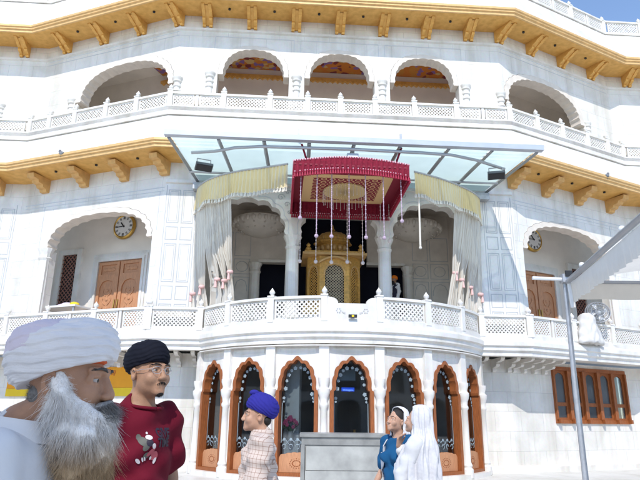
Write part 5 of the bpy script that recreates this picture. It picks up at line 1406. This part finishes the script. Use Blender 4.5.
S = SDF((-.1, -.25, 1.45), (.1, .0, 1.62), .004)
for s in (-1, 1): S.cone(P(s * .006, -.118, -.052), P(s * .034, -.106, -.064), .007, .009, .008); S.cone(P(s * .034, -.106, -.064), P(s * .050, -.084, -.098), .009, .006, .008)
mme = S.mesh('moustache'); mu_ = link('moustache', mme, MG, t); strands(mme, 4500, .012, .05, .0006, 2, (0, -.15, -.8), out=.35).build('moustache_hair', MG, mu_, None, 180)
# hair at the nape and by the ear
S = SDF((-.12, -.05, 1.5), (.12, .2, 1.72), .005)
S.ell(P(0, .050, -.040), (.058, .036, .042), .02, H); nme = S.mesh('nape_hair'); nh = link('nape_hair', nme, GREYHAIR, t); strands(nme, 2500, .008, .016, .0005, 4, (0, .5, .5), out=.15).build('hair_strands', GREYHAIR, nh, None, 180)

# --- young man in maroon T-shirt, black turban, glasses
t, H = person('young man in maroon printed T-shirt with black turban and thin glasses', -.895, 3.12, .0, 54, 1.07, 0, 4)
arms = {s: DOWN(s, .02) for s in (-1, 1)}
S = body_sdf(t, .007, H, arms, jaw=1.0, nose=1.1); link('body', S.mesh('body'), SK2, t)
eyes(t, H, (.1, 0), BROW, 1.1)
MR = cloth('maroon_jersey', (.125, .006, .018), .2, 12)
S = garment(.008, arms, .80, .66, .016, neck=(0, -.018, 1.485, .080), ph=2.5, sl_r=.014, amp=1.5); sme = S.mesh('shirt'); shirt = link('shirt', sme, MR, t)
MB().tube([(.079 * math.sin(a), -.012 - .083 * math.cos(a), 1.452 + .012 * -math.cos(a)) for a in np.linspace(0, 2 * PI, 40)], .009, 6).build('neckband', MR, shirt, None, 180)
trousers(t, cloth('dark_trousers', (.03, .03, .04)))
bvh = BVHTree.FromPolygons([v.co for v in sme.vertices], [tuple(p.vertices) for p in sme.polygons])
def stick(me, ox, oz, off=.003):
    """lay a flat print on the front of the shirt"""
    bm = bmesh.new(); bm.from_mesh(me); bmesh.ops.triangulate(bm, faces=bm.faces)
    for _ in range(2): bmesh.ops.subdivide_edges(bm, edges=[e for e in bm.edges if e.calc_length() > .012], cuts=1, use_grid_fill=True)
    for v in bm.verts:
        hit = bvh.ray_cast(Vector((ox + v.co.x, -.6, oz + v.co.z)), Vector((0, 1, 0)))
        v.co = Vector((ox + v.co.x, (hit[0].y if hit[0] else -.13) - off, oz + v.co.z))
    bm.to_mesh(me); bm.free(); me.update(); return me
INK = mat('dark_print_ink', (.022, .014, .03), .6); INKW = mat('white_print_ink', (.62, .55, .55), .6); INKG = mat('grey_print_ink', (.10, .10, .085), .6); INKP = mat('rose_print_ink', (.42, .08, .10), .6)
for tx, z in (('GIVE', 1.315), ('TIME', 1.272)):
    me = text_mesh(tx, .054, ext=0, bold=.0022); 
    for v in me.vertices: v.co.x *= .92; v.co.y = 0
    link('print_lettering', stick(me, .050, z), INK, shirt)
def blob(x, z, rx, rz, a=0, n=14):
    m_ = MB(); vs = [(x + rx * math.cos(q) * math.cos(a) - rz * math.sin(q) * math.sin(a), 0, z + rx * math.cos(q) * math.sin(a) + rz * math.sin(q) * math.cos(a)) for q in np.linspace(0, 2 * PI, n, endpoint=False)]
    m_.add(vs, [tuple(range(n))]); return m_
def graphic(name, parts, ink, off):
    m_ = MB()
    for p in parts:
        p = (-.03 + (p[0] + .03) * .8, 1.28 + (p[1] - 1.28) * .8, p[2] * .8, p[3] * .8) + tuple(p[4:]); b = blob(*p); m_.add(b.v, b.f)
    link(name, stick(m_.mesh(name, recalc=False), 0, 0, off), ink, shirt)
graphic('print_graphic', [(-.075, 1.300, .020, .026, .4), (-.062, 1.268, .022, .016, 1.), (-.048, 1.225, .022, .016, .5), (-.090, 1.32, .012, .02, .2)], INKG, .003)
graphic('print_graphic', [(-.045, 1.292, .018, .02)], INK, .0036)
graphic('print_graphic', [(-.046, 1.322, .017, .013), (-.052, 1.345, .006, .007), (-.02, 1.275, .011, .016, .4), (-.10, 1.196, .020, .010, -.6), (-.07, 1.203, .006, .014, .5), (-.056, 1.207, .005, .013, .5), (.008, 1.196, .008, .018, -.3), (-.02, 1.21, .006, .01)], INKW, .0042)
graphic('print_graphic', [(-.028, 1.243, .030, .012, .9), (.0, 1.222, .022, .026, .3)], INKP, .0034)
TB = cloth('black_turban_cloth', (.008, .009, .016), .15, 30)
turban(t, 'turban', TB, H @ Matrix.Translation((0, .020, .060)) @ Matrix.Rotation(R_(-11), 4, 'X'), (.098, .124, .094, .068), 4, .035, -.4, -.55, .35, 9, ex=2.4)
bm_ = SDF((-.1, -.2, 1.45), (.1, .08, 1.66), .004)
for s in (-1, 1): bm_.cone(P(0, 0, 0) if False else tuple(H @ Vector((s * .004, -.1085, -.056))), tuple(H @ Vector((s * .024, -.099, -.064))), .003, .002, .004)
bm_.ell(tuple(H @ Vector((0, -.083, -.104))), (.022, .0180, .0165), .004, H); bm_.ell(tuple(H @ Vector((0, -.0955, -.088))), (.008, .004, .007), .004, H)
bme2 = bm_.mesh('beard'); bo = link('beard', bme2, BROW, t); strands(bme2, 1200, .005, .012, .0005, 8, (0, -.2, -.9)).build('beard_hair', BROW, bo, None, 180)
g_ = MB()
for s in (-1, 1):
    g_.tube([H @ Vector((s * .033 + .023 * math.cos(a), -.107 + .012 * abs(math.cos(a)) * (1 if s * math.cos(a) > 0 else .2), -.002 + .017 * math.sin(a))) for a in np.linspace(0, 2 * PI, 25)], .0013, 5)
    g_.tube([H @ Vector(p) for p in ((s * .056, -.098, .004), (s * .078, -.05, .004), (s * .082, .01, .0))], .0013, 5)
g_.tube([H @ Vector(p) for p in ((-.010, -.112, .002), (0, -.116, .004), (.010, -.112, .002))], .0013, 5)
g_.build('glasses', M['steel'], t, None, 180)

# --- man in royal blue turban and checked shirt
def check_mat():
    m, nt, b = new_mat('checked_cotton'); N, L_ = nt.nodes, nt.links; b.inputs['Roughness'].default_value = .85
    tc = N.new('ShaderNodeTexCoord'); sp = N.new('ShaderNodeSeparateXYZ'); L_.new(tc.outputs['Object'], sp.inputs['Vector'])
    def mth(op, a, b_):
        n = N.new('ShaderNodeMath'); n.operation = op
        for i, q in enumerate((a, b_)):
            if q is None: continue
            if isinstance(q, (int, float)): n.inputs[i].default_value = q
            else: L_.new(q, n.inputs[i])
        return n.outputs[0]
    u = mth('ADD', mth('MULTIPLY', sp.outputs['Y'], 33.), mth('MULTIPLY', sp.outputs['X'], 20.)); v = mth('ADD', mth('MULTIPLY', sp.outputs['Z'], 33.), mth('MULTIPLY', sp.outputs['Y'], 4.))
    l1 = mth('LESS_THAN', mth('FRACT', u, None), .13); l2 = mth('LESS_THAN', mth('FRACT', v, None), .13)
    s = mth('MULTIPLY', mth('ADD', l1, l2), .5)
    rp = N.new('ShaderNodeValToRGB'); rp.color_ramp.elements[0].color = (.56, .46, .40, 1); rp.color_ramp.elements[1].color = (.22, .14, .11, 1); k = rp.color_ramp.elements.new(.5); k.color = (.36, .25, .20, 1); L_.new(s, rp.inputs['Fac']); L_.new(rp.outputs[0], b.inputs['Base Color'])
    return m
t, H = person('man in cream checked shirt and royal blue turban walking to the left', -.425, 4.5, 0, -84, .945, 4, 4)
arms = {-1: dict(elbow=(-.245, .08, 1.12), wrist=(-.235, -.05, .90), dir=(0, -.35, -1), palm=(1, 0, 0), thumb=1), 1: dict(elbow=(.235, -.02, 1.12), wrist=(.24, -.16, .92), dir=(0, -.4, -1), palm=(-1, 0, 0), thumb=-1)}
S = body_sdf(t, .0075, H, arms, jaw=1.05, nose=1.15); link('body', S.mesh('body'), SK3, t); eyes(t, H, (0, 0), BROW, 1.)
CH = check_mat(); S = garment(.008, arms, .82, 1.9, .034, neck=(0, -.02, 1.482, .078), ph=.7, amp=1.5); sh_ = link('shirt', S.mesh('shirt'), CH, t)
MB().grid(lambda u, v: ((.074 + .02 * v) * math.sin(2 * PI * (u - .5) * .93 + PI), .02 - (.078 + .02 * v) * math.cos(2 * PI * (u - .5) * .93 + PI), 1.505 - .055 * v ** 1.4), 40, 6, uv=False).build('collar', CH, sh_, None, 180)
trousers(t, cloth('brown_trousers', (.10, .08, .06)))
TBL = cloth('royal_blue_turban_cloth', (.030, .028, .24), .15, 30)
tb = turban(t, 'turban', TBL, H @ Matrix.Translation((0, .030, .062)) @ Matrix.Rotation(R_(-20), 4, 'X'), (.102, .132, .110, .078), 4, .04, .7, -.62, .3, 12, ex=2.25)
MB().ball((0, -.045, .168), (.034, .04, .024), 14, 10).build('turban_knot', TBL, tb, H, 180)
S = SDF((-.12, -.05, 1.5), (.12, .2, 1.72), .006); S.ell(tuple(H @ Vector((0, .068, -.03))), (.066, .042, .045), .02, H); link('nape_hair', S.mesh('nape_hair'), BROW, t)

# --- two women passing
def veil(t, name, m, rings, H, seed=0, folds=9, nu=110, nv=90, fold_amp=.5):
    """cloth laid over the head and shoulders: rings (z, cx, cy, rx, ry, half opening in degrees about the facing side)"""
    rg = random.Random(seed); ph = [rg.uniform(0, 6.28) for _ in range(6)]; zs = [r[0] for r in rings]
    def at(v):
        q = v * (len(rings) - 1); i = min(int(q), len(rings) - 2); w_ = q - i; w_ = w_ * w_ * (3 - 2 * w_) if False else w_
        return [a + (b - a) * w_ for a, b in zip(rings[i], rings[i + 1])]
    def f(u, v):
        z, cx, cy, rx, ry, op = at(v); o = R_(op); a = o + (2 * PI - 2 * o) * u - PI / 2
        drop = max(0., min(1., (rings[1][0] - z) / .5))
        k = math.sin(folds * a + ph[0] + 1.6 * math.sin(3.1 * z + ph[1])) + .55 * math.sin(folds * 1.73 * a + ph[2] - 5 * z) + .35 * math.sin(31 * a + ph[3] + 9 * z)
        k = math.copysign(abs(k) ** .8, k)
        am = (.004 + .018 * drop) * fold_amp; sag = .006 * math.sin(26 * z + 3 * math.sin(a * 2 + ph[4])) * (1 - abs(2 * u - 1)) * fold_amp
        return (cx + (rx + am * k + sag) * math.cos(a), cy + (ry + am * k + sag) * math.sin(a), z + .012 * math.sin(5 * a + ph[5]) * (1 if v > .2 else 0))
    o = MB().grid(f, nu, nv, uv=False).build(name, m, t, None, 180)
    sd = o.modifiers.new('thickness', 'SOLIDIFY'); sd.thickness = .006; sd.offset = -1; return o
t, H = person('woman in blue short-sleeved tunic with pale scarf over her head, looking down', .80, 6.15, 0, -48, .925, -6, 14)
arms = {-1: dict(elbow=(-.25, .04, 1.12), wrist=(-.30, -.10, .90), dir=(-.25, -.4, -1), palm=(1, -.3, 0), thumb=1), 1: dict(elbow=(.23, .02, 1.12), wrist=(.20, -.16, .95), dir=(-.2, -.6, -1), palm=(-1, 0, 0), thumb=-1)}
S = body_sdf(t, .0075, H, arms, female=True, jaw=.92, nose=.92); link('body', S.mesh('body'), SK4, t); eyes(t, H, (0, -.4), BROW, .8)
BLU = cloth('blue_tunic', (.012, .085, .20), .25, 14); S = garment(.009, arms, .48, .80, .020, True, neck=(0, -.02, 1.48, .085), flare=.05, ph=1.9); link('tunic', S.mesh('tunic'), BLU, t)
trousers(t, cloth('white_leggings', (.62, .62, .62)), .008)
S = SDF((-.15, -.2, 1.45), (.15, .2, 1.82), .006); S.ell(tuple(H @ Vector((0, .022, .046))), (.0795, .0985, .0925), .02, H); S.ell(tuple(H @ Vector((0, -.105, -.025))), (.070, .080, .098), .01, H, 'sub'); link('hair', S.mesh('hair'), BROW, t)
SCF = cloth('pale_scarf', (.70, .69, .70), .2, 16)
veil(t, 'scarf', SCF, [(1.765, 0, .03, .010, .010, 0), (1.757, 0, .03, .050, .050, 30), (1.735, 0, .035, .078, .078, 62), (1.69, 0, .035, .094, .098, 74), (1.62, 0, .030, .097, .104, 76), (1.53, 0, .030, .092, .098, 70), (1.46, .0, .03, .105, .105, 52), (1.42, .01, .03, .165, .125, 40), (1.36, .01, .02, .205, .145, 40), (1.25, .01, .01, .215, .165, 52), (1.10, .02, .0, .21, .17, 66), (.95, .03, .0, .20, .17, 80)], H, 4, 8, fold_amp=.8)
t, H = person('woman wrapped in a white shawl seen from behind, her hand raised to her chin', 0.94, 5.75, 0, -116, .925, -6, 12)
arms = {-1: dict(elbow=(-.20, -.12, 1.14), wrist=(-.07, -.235, 1.36), dir=(.25, .22, 1), palm=(.2, 1, -.2), curl=.5, thumb=1), 1: dict(elbow=(.17, -.13, 1.10), wrist=(-.03, -.23, 1.16), dir=(-1, -.05, .25), palm=(0, 1, 0), thumb=1)}
S = body_sdf(t, .0075, H, arms, female=True, jaw=.92, nose=.92); link('body', S.mesh('body'), SK4, t); eyes(t, H, (0, 0), BROW, .8)
WDR = cloth('white_tunic', (.66, .66, .67), .25, 14); S = garment(.010, arms, .40, 1.85, .024, False, neck=(0, -.02, 1.48, .08), flare=.07, ph=3.3, amp=1.2); link('tunic', S.mesh('tunic'), WDR, t)
trousers(t, TR_, .01)
HS = mat('patterned_white_scarf', (.62, .61, .62), .85, var=.2, vscale=38, bump=.25, bscale=30, col2=(.56, .56, .59))
veil(t, 'shawl', HS, [(1.775, 0, .03, .010, .010, 0), (1.766, 0, .028, .055, .055, 20), (1.742, 0, .028, .086, .090, 44), (1.69, 0, .025, .102, .112, 52), (1.62, 0, .022, .106, .116, 52), (1.54, 0, .028, .104, .108, 48), (1.48, .0, .035, .118, .112, 40), (1.43, .0, .03, .175, .13, 30), (1.37, .0, .01, .212, .160, 22), (1.25, .0, -.02, .225, .200, 14), (1.10, .0, -.03, .220, .210, 10), (.9, .0, -.01, .22, .205, 8), (.55, 0, .0, .24, .22, 8)], H, 9, 9, fold_amp=1.)

# --- attendant inside the hall
p = loc(2.22, .35, HF)
t, H = person('attendant in white with orange turban standing inside the dark doorway', p.x, p.y, p.z, -60, .96, 0, 0)
arms = {s: DOWN(s) for s in (-1, 1)}
S = body_sdf(t, .013, H, arms); link('body', S.mesh('body'), SK2, t)
S = garment(.014, arms, .5, 1.9, .02); link('kurta', S.mesh('kurta'), WS, t); trousers(t, TR_)
S = garment(.014, {}, .85, .1, .032, ph=4); S.ell((.0, -.14, 1.2), (.035, .09, .5), .01, None, 'sub'); link('waistcoat', S.mesh('waistcoat'), cloth('dark_waistcoat', (.03, .03, .05)), t)
turban(t, 'turban', cloth('orange_turban_cloth', (.80, .20, .02), .1), H @ Matrix.Translation((0, .02, .06)) @ Matrix.Rotation(R_(-12), 4, 'X'), (.104, .13, .11, .07), 4, .05, .5, -.55, .3, 15, 60, 30)
S = SDF((-.1, -.2, 1.4), (.1, .1, 1.66), .008); S.ell(tuple(H @ Vector((0, -.06, -.12))), (.06, .06, .09), .02, H); link('beard', S.mesh('beard'), BROW, t)
# ------------------------------------------------------------------ light, sky, camera
AZ, EL = R_(12), R_(47)
s_ = Vector((-math.sin(AZ) * math.cos(EL), -math.cos(AZ) * math.cos(EL), math.sin(EL)))
s_ = Matrix.Rotation(PHI, 3, 'Z') @ s_
ld = bpy.data.lights.new('sun', 'SUN'); ld.energy = 2.0; ld.angle = R_(.53); ld.color = (1, .96, .90)
lo = bpy.data.objects.new('sun', ld); C.objects.link(lo); lo.rotation_euler = s_.to_track_quat('Z', 'Y').to_euler()
w = bpy.data.worlds.new('World'); bpy.context.scene.world = w; w.use_nodes = True
nt = w.node_tree; bg = nt.nodes['Background']; sk = nt.nodes.new('ShaderNodeTexSky'); sk.sky_type = 'NISHITA'; sk.sun_disc = False
sk.sun_elevation = EL; sk.sun_rotation = math.atan2(s_.x, s_.y); sk.air_density = 1.; sk.dust_density = .1; sk.ozone_density = 1.2; sk.altitude = 1200
nt.links.new(sk.outputs[0], bg.inputs['Color']); bg.inputs['Strength'].default_value = .15
sc = bpy.context.scene
sc.view_settings.view_transform = 'Standard'; sc.view_settings.look = 'None'; sc.view_settings.gamma = 1; sc.view_settings.exposure = EXPO; sc.view_settings.use_curve_mapping = False
sc.cycles.max_bounces = 8; sc.cycles.diffuse_bounces = 6; sc.cycles.transparent_max_bounces = 12; sc.cycles.caustics_reflective = False; sc.cycles.caustics_refractive = False
cd = bpy.data.cameras.new('camera'); cam = bpy.data.objects.new('camera', cd); C.objects.link(cam); sc.camera = cam
cd.sensor_fit = 'HORIZONTAL'; cd.sensor_width = 36; cd.lens = 585.79 / 640 * 36; cd.clip_end = 3000; cd.clip_start = .05
cam.matrix_world = Matrix.Translation((0, 0, 1.5)) @ Matrix.Rotation(PI / 2 + .2966, 4, 'X') @ Matrix.Rotation(.0119, 4, 'Z')
